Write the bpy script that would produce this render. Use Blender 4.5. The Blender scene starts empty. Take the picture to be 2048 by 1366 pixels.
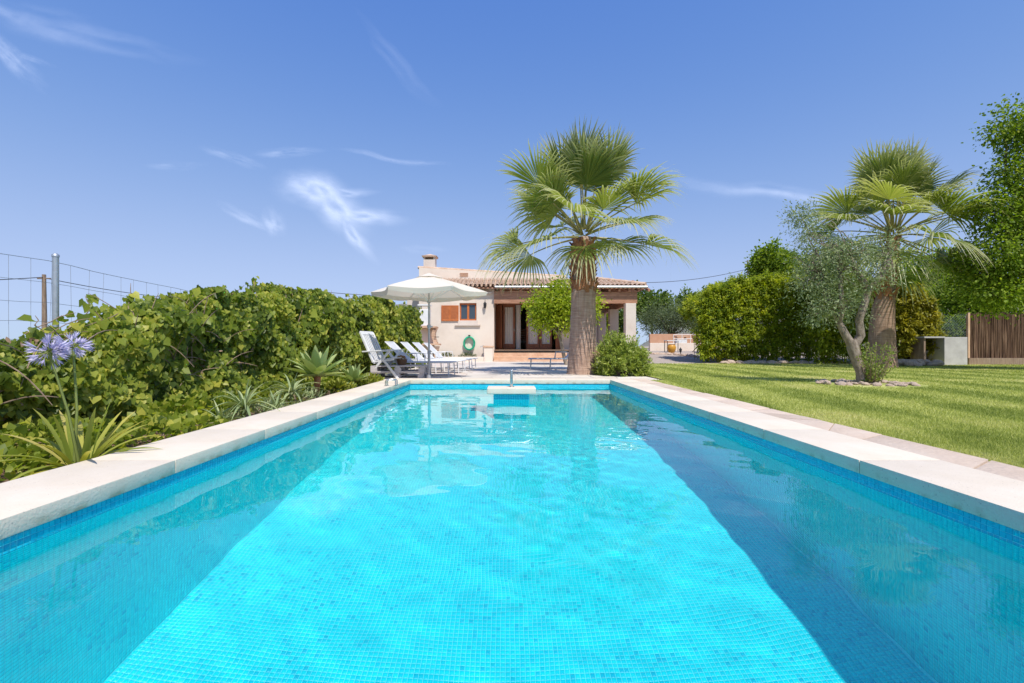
import bpy, bmesh, math, random
import numpy as np
from mathutils import Vector, Matrix

# ------------------------------------------------------------------ camera, sky, sun, exposure
SC = bpy.context.scene
COL = SC.collection
F = 967.0            # focal length in photo pixels (2048 wide)
HX, HY = 1015.0, 693.5   # vanishing point of the pool sides
CAMZ = 0.66          # eye height above the coping top (z = 0)
cam_d = bpy.data.cameras.new('camera')
cam = bpy.data.objects.new('camera', cam_d); COL.objects.link(cam)
cam_d.sensor_width = 36.0; cam_d.sensor_fit = 'HORIZONTAL'
cam_d.lens = F / 2048 * 36.0
cam_d.shift_x = (1024 - HX) / 2048; cam_d.shift_y = (HY - 683) / 2048
cam_d.clip_start = 0.05; cam_d.clip_end = 20000
cam.location = (0, 0, CAMZ); cam.rotation_euler = (math.radians(90), 0, 0)
SC.camera = cam

SUN = Vector((0.19, -0.495, 0.848)).normalized()
sun_el = math.asin(SUN.z); sun_az = math.atan2(SUN.x, SUN.y)

world = bpy.data.worlds.new('World'); SC.world = world; world.use_nodes = True
def build_world():
    nt = world.node_tree; nt.nodes.clear()
    N = nt.nodes.new; L = nt.links.new
    out = N('ShaderNodeOutputWorld'); bg = N('ShaderNodeBackground')
    sky = N('ShaderNodeTexSky'); sky.sky_type = 'NISHITA'; sky.sun_disc = False
    sky.sun_elevation = sun_el; sky.sun_rotation = sun_az
    sky.altitude = 0; sky.air_density = 1.0; sky.dust_density = 0.0; sky.ozone_density = 8.0
    # the camera's colour rendering of the sky: one response curve per channel
    sp = N('ShaderNodeSeparateColor'); cb = N('ShaderNodeCombineColor'); L(sky.outputs[0], sp.inputs[0])
    def mth(op, x, v):
        n = N('ShaderNodeMath'); n.operation = op; L(x, n.inputs[0])
        if isinstance(v, float): n.inputs[1].default_value = v
        else: L(v, n.inputs[1])
        return n.outputs[0]
    for i, (g, B_, A_) in enumerate(((2.0, 1.6, 1.84), (1.5, 3.0, 2.56), (.32, 0.0, 1.60))):
        pw = mth('POWER', sp.outputs[i], g)
        L(mth('MULTIPLY', mth('DIVIDE', pw, mth('ADD', pw, B_)) if B_ else pw, A_), cb.inputs[i])
    L(cb.outputs[0], bg.inputs['Color']); bg.inputs['Strength'].default_value = 0.15
    L(bg.outputs[0], out.inputs['Surface'])
build_world()

sun_d = bpy.data.lights.new('sun', 'SUN'); sun_d.energy = 2.42; sun_d.angle = math.radians(0.53); sun_d.color = (1.0, 0.95, 0.87)
sun_d.cycles.is_caustics_light = True
sun_o = bpy.data.objects.new('sun', sun_d); COL.objects.link(sun_o)
sun_o.rotation_euler = SUN.to_track_quat('Z', 'Y').to_euler(); sun_o.location = (5, -10, 30)

SC.render.engine = 'CYCLES'
SC.view_settings.view_transform = 'Standard'; SC.view_settings.look = 'None'
SC.view_settings.gamma = 1.0; SC.view_settings.use_curve_mapping = False
SC.view_settings.exposure = 1.0
cy = SC.cycles
cy.use_denoising = True; cy.max_bounces = 16; cy.diffuse_bounces = 10; cy.glossy_bounces = 4; cy.transmission_bounces = 8; cy.transparent_max_bounces = 6
cy.sample_clamp_indirect = 6.0; cy.caustics_reflective = True; cy.caustics_refractive = True; cy.blur_glossy = 0.5

# ------------------------------------------------------------------ helpers
RS = np.random.RandomState(11)
random.seed(5)
def P(px, py, D): return Vector(((px - HX) / F * D, D, CAMZ - (py - HY) / F * D))
def PX(px, D): return (px - HX) / F * D
def PZ(py, D): return CAMZ - (py - HY) / F * D

def tag(o, label=None, cat=None, group=None, kind=None):
    if label: o['label'] = label
    if cat: o['category'] = cat
    if group: o['group'] = group
    if kind: o['kind'] = kind
    return o
def thing(name, label, cat, loc=(0, 0, 0), group=None, kind=None, rotz=0):
    o = bpy.data.objects.new(name, None); o.empty_display_size = .1; COL.objects.link(o)
    o.location = loc; o.rotation_euler = (0, 0, rotz)
    return tag(o, label, cat, group, kind)
def add(name, me, mat=None, parent=None, world=True):
    """links a mesh; world=True: its vertices are world coordinates even under a placed Empty"""
    o = bpy.data.objects.new(name, me); COL.objects.link(o)
    if mat is not None and not me.materials: me.materials.append(mat)
    if parent is not None:
        o.parent = parent
        if world and parent.type == 'EMPTY': o.matrix_parent_inverse = Matrix.Translation(-Vector(parent.location))
    return o
def copy_tree(o, parent=None):
    c = o.copy(); COL.objects.link(c)
    if parent is not None: c.parent = parent
    for ch in list(o.children): copy_tree(ch, c)
    return c

class MB:
    def __init__(s): s.v = []; s.f = []; s.M = None
    def _add(s, vs, fs):
        n = len(s.v)
        s.v += [tuple(s.M @ Vector(p)) if s.M is not None else tuple(p) for p in vs]
        s.f += [tuple(i + n for i in f) for f in fs]; return s
    def box(s, x0, x1, y0, y1, z0, z1):
        return s._add([(x0,y0,z0),(x1,y0,z0),(x1,y1,z0),(x0,y1,z0),(x0,y0,z1),(x1,y0,z1),(x1,y1,z1),(x0,y1,z1)],
                      [(0,3,2,1),(4,5,6,7),(0,1,5,4),(1,2,6,5),(2,3,7,6),(3,0,4,7)])
    def cbox(s, c, size, rot=None):
        h = [k / 2 for k in size]; R = rot if rot is not None else Matrix.Identity(3); c = Vector(c)
        vs = [c + R @ Vector((a*h[0], b*h[1], d*h[2])) for d in (-1,1) for a, b in ((-1,-1),(1,-1),(1,1),(-1,1))]
        return s._add(vs, [(0,3,2,1),(4,5,6,7),(0,1,5,4),(1,2,6,5),(2,3,7,6),(3,0,4,7)])
    def bar(s, a, b, w, t, up=(0, 0, 1)):
        a, b = Vector(a), Vector(b); d = (b - a); l = d.length; d.normalize()
        sd = d.cross(Vector(up)); sd = sd.normalized() if sd.length > 1e-6 else Vector((1, 0, 0)); u = sd.cross(d)
        R = Matrix((sd, d, u)).transposed()
        return s.cbox((a + b) / 2, (w, l, t), R)
    def tube(s, pts, r, seg=8, cap=True):
        pts = [Vector(p) for p in pts]; rs = r if isinstance(r, (list, tuple)) else [r] * len(pts)
        n = len(s.v); vs = []; prev = None
        for i, p in enumerate(pts):
            d = (pts[min(i+1, len(pts)-1)] - pts[max(i-1, 0)])
            d = d.normalized() if d.length > 1e-9 else Vector((0, 0, 1))
            if prev is None: a = d.orthogonal().normalized()
            else:
                a = prev - d * prev.dot(d); a = a.normalized() if a.length > 1e-6 else d.orthogonal().normalized()
            prev = a; b = d.cross(a)
            for k in range(seg):
                t = 2 * math.pi * k / seg; vs.append(p + (a * math.cos(t) + b * math.sin(t)) * rs[i])
        fs = [(i*seg+k, i*seg+(k+1) % seg, (i+1)*seg+(k+1) % seg, (i+1)*seg+k) for i in range(len(pts)-1) for k in range(seg)]
        if cap: fs += [tuple(range(seg-1, -1, -1)), tuple(range((len(pts)-1)*seg, len(pts)*seg))]
        return s._add(vs, fs)
    def lathe(s, prof, c=(0, 0, 0), seg=20, sy=1.0):
        c = Vector(c); vs = [c + Vector((r*math.cos(2*math.pi*k/seg), sy*r*math.sin(2*math.pi*k/seg), z)) for r, z in prof for k in range(seg)]
        fs = [(i*seg+k, i*seg+(k+1) % seg, (i+1)*seg+(k+1) % seg, (i+1)*seg+k) for i in range(len(prof)-1) for k in range(seg)]
        fs += [tuple(range(seg-1, -1, -1)), tuple(range((len(prof)-1)*seg, len(prof)*seg))]
        return s._add(vs, fs)
    def prism(s, poly, z0, z1):
        n = len(poly)
        return s._add([(x, y, z0) for x, y in poly] + [(x, y, z1) for x, y in poly],
                      [tuple(range(n-1, -1, -1)), tuple(range(n, 2*n))] + [(i, (i+1) % n, n+(i+1) % n, n+i) for i in range(n)])
    def mesh(s, name, smooth=None, bevel=0, segs=2):
        me = bpy.data.meshes.new(name); me.from_pydata(s.v, [], s.f)
        if bevel:
            bm = bmesh.new(); bm.from_mesh(me)
            es = [e for e in bm.edges if len(e.link_faces) == 2 and e.calc_face_angle(0) > .6]
            bmesh.ops.bevel(bm, geom=es, offset=bevel, segments=segs, profile=.6, affect='EDGES', clamp_overlap=True)
            bm.to_mesh(me); bm.free()
        me.update()
        if smooth:
            me.shade_smooth(); me.set_sharp_from_angle(angle=math.radians(smooth))
        return me
    def build(s, name, mat, parent=None, smooth=None, bevel=0, segs=2, world=True):
        return add(name, s.mesh(name, smooth, bevel, segs), mat, parent, world)

def np_mesh(name, V, Fq, rnd=None, attrs=None, smooth=False):
    """V (n,3); Fq: list of int arrays (m,k), each array with faces of k corners"""
    me = bpy.data.meshes.new(name); V = np.ascontiguousarray(V, dtype=np.float32)
    if not isinstance(Fq, list): Fq = [Fq]
    loops = np.concatenate([f.reshape(-1) for f in Fq]).astype(np.int32)
    sizes = np.concatenate([np.full(len(f), f.shape[1], np.int32) for f in Fq])
    starts = np.concatenate([[0], np.cumsum(sizes)[:-1]]).astype(np.int32)
    me.vertices.add(len(V)); me.vertices.foreach_set('co', V.ravel())
    me.loops.add(len(loops)); me.loops.foreach_set('vertex_index', loops)
    me.polygons.add(len(sizes)); me.polygons.foreach_set('loop_start', starts); me.polygons.foreach_set('loop_total', sizes)
    if smooth: me.polygons.foreach_set('use_smooth', np.ones(len(sizes), bool))
    at = dict(attrs or {})
    if rnd is not None: at['rnd'] = rnd
    for k, a in at.items():
        at_ = me.attributes.new(k, 'FLOAT', 'POINT'); at_.data.foreach_set('value', np.ascontiguousarray(a, dtype=np.float32))
    me.update(calc_edges=True); return me

def unit(a): return a / np.maximum(np.linalg.norm(a, axis=-1, keepdims=True), 1e-9)
T_OVAL = (np.array([(0,0,0),(-.3,.3,.06),(-.26,.68,.06),(0,1,-.04),(.26,.68,.06),(.3,.3,.06)]), np.array([(0,3,2,1),(0,5,4,3)]))
T_HEART = (np.array([(0,.08,0),(-.42,-.04,.05),(-.5,.38,.1),(0,1,-.1),(.5,.38,.1),(.42,-.04,.05)]), np.array([(0,3,2,1),(0,5,4,3)]))
T_LANCE = (np.array([(0,0,0),(-.11,.4,.02),(0,1,-.08),(.11,.4,.02)]), np.array([(0,3,2,1)]))
T_NEEDLE = (np.array([(-.05,0,0),(.05,0,0),(0,1,-.05)]), np.array([(0,1,2)]))
def leaf_mesh(name, C, Nm, Tp, S, tmpl, rnd):
    tv, tf = tmpl; n = len(C); k = len(tv)
    Tp = unit(Tp); Nm = unit(Nm - Tp * (Nm * Tp).sum(1, keepdims=True)); Sd = np.cross(Tp, Nm)
    V = C[:, None, :] + S[:, None, None] * (tv[None, :, 0, None] * Sd[:, None] + tv[None, :, 1, None] * Tp[:, None] + tv[None, :, 2, None] * Nm[:, None])
    Fc = (tf[None] + (np.arange(n) * k)[:, None, None]).reshape(-1, tf.shape[1])
    return np_mesh(name, V.reshape(-1, 3), Fc, np.repeat(rnd, k), {'along': np.tile(tv[:, 1], n)})

# ------------------------------------------------------------------ materials
def nodes_of(m):
    m.use_nodes = True; nt = m.node_tree; nt.nodes.clear(); return nt
def ramp(nt, fac, cols):
    r = nt.nodes.new('ShaderNodeValToRGB'); e = r.color_ramp.elements
    while len(e) < len(cols): e.new(0.5)
    for i, (p, c) in enumerate(cols): e[i].position = p; e[i].color = (*c, 1)
    nt.links.new(fac, r.inputs[0]); return r.outputs[0]
def mat(name, cols, scale=4.0, rough=.7, bump=0.0, bump_scale=None, detail=6, metallic=0, spec=.35, stretch=None, attr=None, speck=None, coat=0, distort=0.0, vary=0.0, stain=False):
    """cols: one colour or ramp stops [(pos,col)...] driven by object-space noise (or a mesh attribute)"""
    m = bpy.data.materials.new(name); nt = nodes_of(m); N = nt.nodes.new; L = nt.links.new
    out = N('ShaderNodeOutputMaterial'); b = N('ShaderNodeBsdfPrincipled'); L(b.outputs[0], out.inputs[0])
    b.inputs['Roughness'].default_value = rough; b.inputs['Metallic'].default_value = metallic; b.inputs['Specular IOR Level'].default_value = spec
    if coat: b.inputs['Coat Weight'].default_value = coat
    tc = N('ShaderNodeTexCoord'); vec = tc.outputs['Object']
    if stretch:
        mp = N('ShaderNodeMapping'); mp.inputs['Scale'].default_value = stretch; L(vec, mp.inputs['Vector']); vec = mp.outputs[0]
    nz = N('ShaderNodeTexNoise'); nz.inputs['Scale'].default_value = scale; nz.inputs['Detail'].default_value = detail; nz.inputs['Roughness'].default_value = .62
    nz.inputs['Distortion'].default_value = distort; L(vec, nz.inputs['Vector'])
    fac = nz.outputs['Fac']
    if attr:
        a = N('ShaderNodeAttribute'); a.attribute_name = attr
        mm = N('ShaderNodeMath'); mm.operation = 'MULTIPLY_ADD'; L(nz.outputs['Fac'], mm.inputs[0]); mm.inputs[1].default_value = .35; L(a.outputs['Fac'], mm.inputs[2])
        sb = N('ShaderNodeMath'); sb.operation = 'SUBTRACT'; L(mm.outputs[0], sb.inputs[0]); sb.inputs[1].default_value = .175; fac = sb.outputs[0]
    if isinstance(cols[0], (int, float)): cols = [(.25, tuple(c*.88 for c in cols)), (.75, tuple(min(1, c*1.1) for c in cols))]
    c = ramp(nt, fac, cols)
    if speck:  # (scale, threshold, colour)
        sp = N('ShaderNodeTexNoise'); sp.inputs['Scale'].default_value = speck[0]; sp.inputs['Detail'].default_value = 3; L(tc.outputs['Object'], sp.inputs['Vector'])
        k = ramp(nt, sp.outputs['Fac'], [(speck[1], (1, 1, 1)), (min(1, speck[1] + .05), (0, 0, 0))])
        mx = N('ShaderNodeMixRGB'); mx.inputs[1].default_value = (*speck[2], 1); L(k, mx.inputs[0]); L(c, mx.inputs[2]); c = mx.outputs[0]
    if stain:   # rusty water marks low on the faces
        sx = N('ShaderNodeSeparateXYZ'); L(tc.outputs['Object'], sx.inputs[0])
        mz = N('ShaderNodeMapRange'); mz.inputs[1].default_value = -.035; mz.inputs[2].default_value = -.085; L(sx.outputs[2], mz.inputs[0])
        sn = N('ShaderNodeTexNoise'); sn.inputs['Scale'].default_value = 9; sn.inputs['Detail'].default_value = 4; L(tc.outputs['Object'], sn.inputs['Vector'])
        sk = ramp(nt, sn.outputs['Fac'], [(.5, (0, 0, 0)), (.62, (.75, .75, .75))])
        mm2 = N('ShaderNodeMath'); mm2.operation = 'MULTIPLY'; L(mz.outputs[0], mm2.inputs[0]); L(sk, mm2.inputs[1])
        sm_ = N('ShaderNodeMixRGB'); L(mm2.outputs[0], sm_.inputs[0]); L(c, sm_.inputs[1]); sm_.inputs[2].default_value = (.34, .24, .12, 1); c = sm_.outputs[0]
    if vary:
        oi = N('ShaderNodeObjectInfo'); mr = N('ShaderNodeMapRange'); mr.inputs[3].default_value = 1-vary; mr.inputs[4].default_value = 1+vary*.6; L(oi.outputs['Random'], mr.inputs[0])
        vm = N('ShaderNodeMixRGB'); vm.blend_type = 'MULTIPLY'; vm.inputs[0].default_value = 1; L(c, vm.inputs[1]); L(mr.outputs[0], vm.inputs[2]); c = vm.outputs[0]
    L(c, b.inputs['Base Color'])
    if bump:
        bz = N('ShaderNodeTexNoise'); bz.inputs['Scale'].default_value = bump_scale or scale * 4; bz.inputs['Detail'].default_value = 5; L(vec, bz.inputs['Vector'])
        bp = N('ShaderNodeBump'); bp.inputs['Strength'].default_value = min(1, bump); bp.inputs['Distance'].default_value = .02 * max(1, bump)
        L(bz.outputs['Fac'], bp.inputs['Height']); L(bp.outputs[0], b.inputs['Normal'])
    return m
def leaf_mat(name, cols, trans=.35, tcol=None, rough=.5, attr='rnd', spec=.3, tip=None):
    m = bpy.data.materials.new(name); nt = nodes_of(m); N = nt.nodes.new; L = nt.links.new
    out = N('ShaderNodeOutputMaterial'); b = N('ShaderNodeBsdfPrincipled'); t = N('ShaderNodeBsdfTranslucent'); mx = N('ShaderNodeMixShader')
    a = N('ShaderNodeAttribute'); a.attribute_name = attr
    c = ramp(nt, a.outputs['Fac'], cols)
    if tip:
        al = N('ShaderNodeAttribute'); al.attribute_name = 'along'
        k = ramp(nt, al.outputs['Fac'], [(tip[0], (0, 0, 0)), (tip[1], (1, 1, 1))])
        q = N('ShaderNodeMixRGB'); L(k, q.inputs[0]); L(c, q.inputs[1]); q.inputs[2].default_value = (*tip[2], 1); c = q.outputs[0]
    L(c, b.inputs['Base Color']); b.inputs['Roughness'].default_value = rough; b.inputs['Specular IOR Level'].default_value = spec
    g = N('ShaderNodeMixRGB'); g.blend_type = 'MULTIPLY'; g.inputs[0].default_value = 1; g.inputs[2].default_value = (*(tcol or (1.5, 1.5, .6)), 1)
    L(c, g.inputs[1]); L(g.outputs[0], t.inputs['Color'])
    mx.inputs[0].default_value = trans; L(b.outputs[0], mx.inputs[1]); L(t.outputs[0], mx.inputs[2]); L(mx.outputs[0], out.inputs[0])
    return m

M_stone = mat('coping_limestone', [(.15, (.59,.485,.365)), (.4, (.70,.60,.475)), (.6, (.735,.64,.52)), (.85, (.78,.695,.585))], 3.0, .75, .18, 90, speck=(85, .665, (.42,.36,.30)), vary=.03, detail=9, stain=True)
M_flag = mat('pink_flagstone', [(.2, (.50,.38,.28)), (.5, (.61,.48,.375)), (.75, (.67,.56,.455))], 2.2, .8, .5, 30, vary=.14)
M_joint = mat('pale_mortar', (.50,.41,.34), 9, .9, .4, 50)
M_soil = mat('dry_soil', [(.3, (.11,.065,.04)), (.7, (.26,.17,.11))], 6, .95, .8, 40)
M_plaster = mat('cream_plaster', [(.2, (.62,.52,.43)), (.5, (.75,.65,.555)), (.8, (.80,.71,.62))], .9, .9, .25, 25)
M_white = mat('white_paint', (.78,.78,.77), 5, .5)
M_terra = mat('terracotta', [(.25, (.52,.30,.19)), (.6, (.66,.44,.30)), (.85, (.76,.57,.42))], 3, .85, .3, 30)
M_tile = mat('weathered_roof_tile', [(.2, (.40,.25,.17)), (.5, (.62,.44,.32)), (.8, (.74,.60,.48))], 2.6, .9, .5, 25, speck=(9, .62, (.38,.33,.27)))
M_wood = mat('red_brown_wood', [(.3, (.17,.06,.03)), (.7, (.30,.12,.06))], 4, .55, .2, 30, stretch=(6, 6, 1))
M_beam = mat('porch_timber', [(.3, (.30,.14,.08)), (.7, (.46,.25,.16))], 3, .6, .2, 30, stretch=(1, 6, 6))
M_shut = mat('orange_brown_shutter', [(.3, (.42,.11,.03)), (.7, (.58,.18,.05))], 5, .5)
M_steel = mat('stainless_steel', (.62,.61,.58), 30, .25, metallic=1)
M_galv = mat('galvanised_steel', (.50,.53,.56), 20, .45, metallic=.7)
M_wire = mat('grey_wire', (.28,.30,.33), 10, .6, metallic=.4)
M_cable = mat('dark_cable', (.06,.06,.07), 10, .7)
M_bark = mat('grey_bark', [(.3, (.16,.12,.09)), (.7, (.40,.33,.27))], 8, .9, .9, 30, stretch=(3, 3, .8))
M_darkbark = mat('brown_bark', [(.3, (.07,.05,.035)), (.7, (.19,.14,.10))], 9, .95, .8, 30, stretch=(3, 3, .8))
M_rock = mat('pale_rock', [(.25, (.38,.27,.20)), (.55, (.56,.43,.34)), (.8, (.70,.58,.48))], 5, .9, .7, 20)
M_dark = mat('unlit_room_black', (.02,.018,.016), 5, .9)
# ------------------------------------------------------------------ pool
X0, X1, Y0, Y1 = -1.95, 2.065, 0.65, 9.66
ZW, ZF = -0.142, -1.892
PIT = 0.0265
def tile_mat():
    m = bpy.data.materials.new('blue_glass_mosaic'); nt = nodes_of(m); N = nt.nodes.new; L = nt.links.new
    out = N('ShaderNodeOutputMaterial'); b = N('ShaderNodeBsdfPrincipled'); L(b.outputs[0], out.inputs[0])
    a = N('ShaderNodeAttribute'); a.attribute_name = 'rnd'
    c = ramp(nt, a.outputs['Fac'], [(0, (.000,.38,.58)), (.1, (.001,.54,.70)), (.3, (.001,.75,.82)), (.6, (.003,.82,.86)), (.85, (.008,.845,.88)), (1, (.03,.87,.89))])
    L(c, b.inputs['Base Color']); b.inputs['Roughness'].default_value = .25; b.inputs['Specular IOR Level'].default_value = .4
    return m
M_mosaic = tile_mat()
M_grout = mat('pale_blue_grout', (.18,.90,.93), 12, .9)
pool = tag(MB().mesh('pool_basin') and add('pool_basin', MB()
      .box(X0-.25, X0, Y0, Y1, ZF, -.082).box(X1, X1+.25, Y0, Y1, ZF, -.082)
      .box(X0-.25, X1+.25, Y1, Y1+.25, ZF, -.082).box(X0-.25, X1+.25, Y0-.25, Y0, ZF, -.082)
      .box(X0-.25, X1+.25, Y0-.25, Y1+.25, ZF-.2, ZF).mesh('pool_basin'), M_grout), 'rectangular swimming pool basin lined with blue glass mosaic', 'swimming pool', kind='structure')
pool.cycles.is_caustics_receiver = True
def mosaic(name, O, U, V, W, nu, nv, off=.0012, skip=None):
    """grid of raised tiles on plane O + u U + v V, normal W"""
    O, U, V, W = [np.array(a, float) for a in (O, U, V, W)]
    i, j = np.meshgrid(np.arange(nu), np.arange(nv), indexing='ij'); i = i.ravel(); j = j.ravel()
    if skip is not None:
        k = ~skip(i, j); i = i[k]; j = j[k]
    g = .0022; h = (PIT - g) / 2; n = len(i)
    cs = O + ((i + .5) * PIT)[:, None] * U + ((j + .5) * PIT)[:, None] * V
    co = [(-1,-1),(1,-1),(1,1),(-1,1)]
    lo = np.stack([cs + h*a*U + h*b*V for a, b in co], 1); hi = np.stack([cs + (h-.0006)*a*U + (h-.0006)*b*V + off*W for a, b in co], 1)
    Vt = np.concatenate([lo, hi], 1).reshape(-1, 3)
    base = (np.arange(n) * 8)[:, None, None]
    fc = np.array([(4,5,6,7),(0,1,5,4),(1,2,6,5),(2,3,7,6),(3,0,4,7)])[None] + base
    r = np.clip(RS.normal(.55, .16, n), .2, 1); r = np.where(RS.rand(n) < .06, .20 + RS.rand(n) * .15, r)
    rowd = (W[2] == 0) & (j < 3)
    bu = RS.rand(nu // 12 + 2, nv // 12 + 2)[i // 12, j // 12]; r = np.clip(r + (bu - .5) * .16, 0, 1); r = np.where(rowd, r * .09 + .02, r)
    o = add(name, np_mesh(name, Vt, fc.reshape(-1, 4), np.repeat(r, 8)), M_mosaic, pool)
    o['kind'] = 'stuff'; o.cycles.is_caustics_receiver = True
    return o
nX = int((X1 - X0) / PIT); nY = int((Y1 - Y0) / PIT); nZ = int((-.082 - ZF) / PIT)
J0, J1 = int((2.0 - Y0) / PIT), int((2.0 - Y0) / PIT) + 75
near = lambda i, j: (i >= J0) & (i < J1) & (j < 2)
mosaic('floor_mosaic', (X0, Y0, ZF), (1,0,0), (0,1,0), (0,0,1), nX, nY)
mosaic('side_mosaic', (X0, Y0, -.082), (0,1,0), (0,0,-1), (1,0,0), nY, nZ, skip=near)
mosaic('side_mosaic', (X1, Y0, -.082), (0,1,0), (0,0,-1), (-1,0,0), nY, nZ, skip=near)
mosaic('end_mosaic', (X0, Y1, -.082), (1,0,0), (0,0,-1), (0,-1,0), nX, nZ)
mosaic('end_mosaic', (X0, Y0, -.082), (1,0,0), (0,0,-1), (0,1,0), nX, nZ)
# the 300 tiles above the waterline that show largest: one object each
tile_meshes = []
for k in range(6):
    h = (PIT - .0022) / 2
    me = MB().box(0, .0022, -h, h, -h, h).mesh('mosaic_tile')
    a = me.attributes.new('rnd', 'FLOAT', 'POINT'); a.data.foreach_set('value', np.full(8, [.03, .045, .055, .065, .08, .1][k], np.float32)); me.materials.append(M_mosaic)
    tile_meshes.append(me)
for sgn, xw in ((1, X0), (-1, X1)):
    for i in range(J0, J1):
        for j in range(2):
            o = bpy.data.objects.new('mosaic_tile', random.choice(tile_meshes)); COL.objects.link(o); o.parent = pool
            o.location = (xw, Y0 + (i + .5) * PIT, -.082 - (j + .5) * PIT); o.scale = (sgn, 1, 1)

# water: a rippled sheet
def make_water():
    nx, ny = 190, 430
    xs = np.linspace(X0 - .004, X1 + .004, nx); ys = np.linspace(Y0 - .004, Y1 + .004, ny)
    X, Y = np.meshgrid(xs, ys, indexing='ij'); H = np.zeros_like(X); rs = np.random.RandomState(4)
    def wave(n, l0, l1, slope, mask=1.0, dirs=None):
        nonlocal H
        for _ in range(n):
            lam = l0 * (l1 / l0) ** rs.rand(); k = 2 * math.pi / lam; a = rs.uniform(0, 2*math.pi) if dirs is None else rs.normal(*dirs)
            H = H + mask * (slope / k / math.sqrt(n)) * np.sin(k * (X * math.cos(a) + Y * math.sin(a)) + rs.uniform(0, 6.28))
    g = lambda cx, cyy, sx, sy: np.exp(-((X-cx)/sx)**2 - ((Y-cyy)/sy)**2)
    wave(7, .9, 2.2, .0055)
    wave(10, .30, .75, .0085, np.clip(1.25 - (Y-2)/9, .45, 1.25))
    wave(12, .13, .26, .011, .35 + .65 * g(.9, 4.6, 1.0, 1.8))
    wave(14, .06, .11, .010, .9 * g(.95, 4.9, .6, 1.2) + .35 * g(1.9, 7.2, .5, 1.0) + .35 * g(-1.5, 6.5, .4, 1.0))
    V = np.stack([X, Y, ZW + H], -1).reshape(-1, 3)
    i, j = np.meshgrid(np.arange(nx-1), np.arange(ny-1), indexing='ij'); a = (i * ny + j).ravel()
    Fq = np.stack([a, a + ny, a + ny + 1, a + 1], 1)
    me = np_mesh('water', V, Fq, smooth=True)
    m = bpy.data.materials.new('clear_water'); nt = nodes_of(m)
    out = nt.nodes.new('ShaderNodeOutputMaterial'); gl = nt.nodes.new('ShaderNodeBsdfGlass'); gl.inputs['IOR'].default_value = 1.333; gl.inputs['Roughness'].default_value = 0
    gl.inputs['Color'].default_value = (1, 1, 1, 1); nt.links.new(gl.outputs[0], out.inputs[0])
    w = add('water', me, m); tag(w, 'clear rippling pool water reflecting parasol, house and palm', 'water', kind='structure')
    w.cycles.is_caustics_caster = True
make_water()

# coping: separate slabs
CW_L, CW_R = .52, .48
cop = thing('pool_coping', 'cream limestone coping slabs round the pool', 'coping', (0, 5, 0), kind='structure')
def slab(x0, x1, y0, y1, m=M_stone, z0=-.08, z1=0, parent=cop, name='coping_stone', bev=.006):
    cx, cyy = (x0+x1)/2, (y0+y1)/2
    me = MB().box(x0-cx, x1-cx, y0-cyy, y1-cyy, z0, z1).mesh(name, 40, bev, 2)
    o = add(name, me, m, parent); o.location = (cx, cyy, 0); return o
def joints(a, b, first, step):
    c = [a]; t = first
    while t < b - .2:
        if t > a + .2: c.append(t)
        t += step
    return c + [b]
for xa, xb in ((X0 + .014 - CW_L, X0 + .014), (X1 - .014, X1 - .014 + CW_R)):
    c = joints(Y0 - .4, Y1 + .49, .72, 1.05)
    for a, b in zip(c, c[1:]): slab(xa, xb, a + .0022, b - .0022)
c = joints(X0 + .014, X1 - .014, X0 + 1.05, 1.05)
for a, b in zip(c, c[1:]):
    slab(a + .0012, b - .0012, Y1 - .014, Y1 + .49); slab(a + .0012, b - .0012, Y0 - .4, Y0 + .014)
# flagstone strip beside the right coping
strip = thing('stone_edging', 'pinkish flagstone strip between coping and lawn', 'paving', (2.7, 5, 0), kind='structure')
xa, xb = X1 - .014 + CW_R + .004, 2.86
MB().box(xa, xb, .3, Y1 + .49, -.16, -.022).build('mortar_bed', M_joint, strip)
rr = random.Random(3); y = .35
while y < Y1 + .3:
    l = rr.uniform(.5, .95); ye = min(y + l, Y1 + .49); t = rr.uniform(-.12, .12); t0 = locals().get('t_prev', 0)
    mb = MB().prism([(xa+.004, y+.006-t0), (xb-rr.uniform(0,.025), y+.006+t0), (xb-rr.uniform(0,.025), ye-.006+t), (xa+.004, ye-.006-t)], -.05, -.006+rr.uniform(-.003,.002))
    if rr.random() < .5:  # a stone split by a slanting joint
        ym = (y + ye) / 2; s = rr.uniform(.1, .25) * rr.choice((-1, 1)); zt = -.006
        mb = MB().prism([(xa+.004, y+.006-t0), (xb-.01, y+.006+t0), (xb-.012, ym-.006+s), (xa+.004, ym-.006-s)], -.05, zt)
        mb.build('flagstone', M_flag, strip, 40, .004)
        mb = MB().prism([(xa+.004, ym+.006-s), (xb-.012, ym+.006+s), (xb-.004, ye-.006+t), (xa+.004, ye-.006-t)], -.05, zt - .003)
    mb.build('flagstone', M_flag, strip, 40, .004); t_prev = t; y = ye
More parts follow.
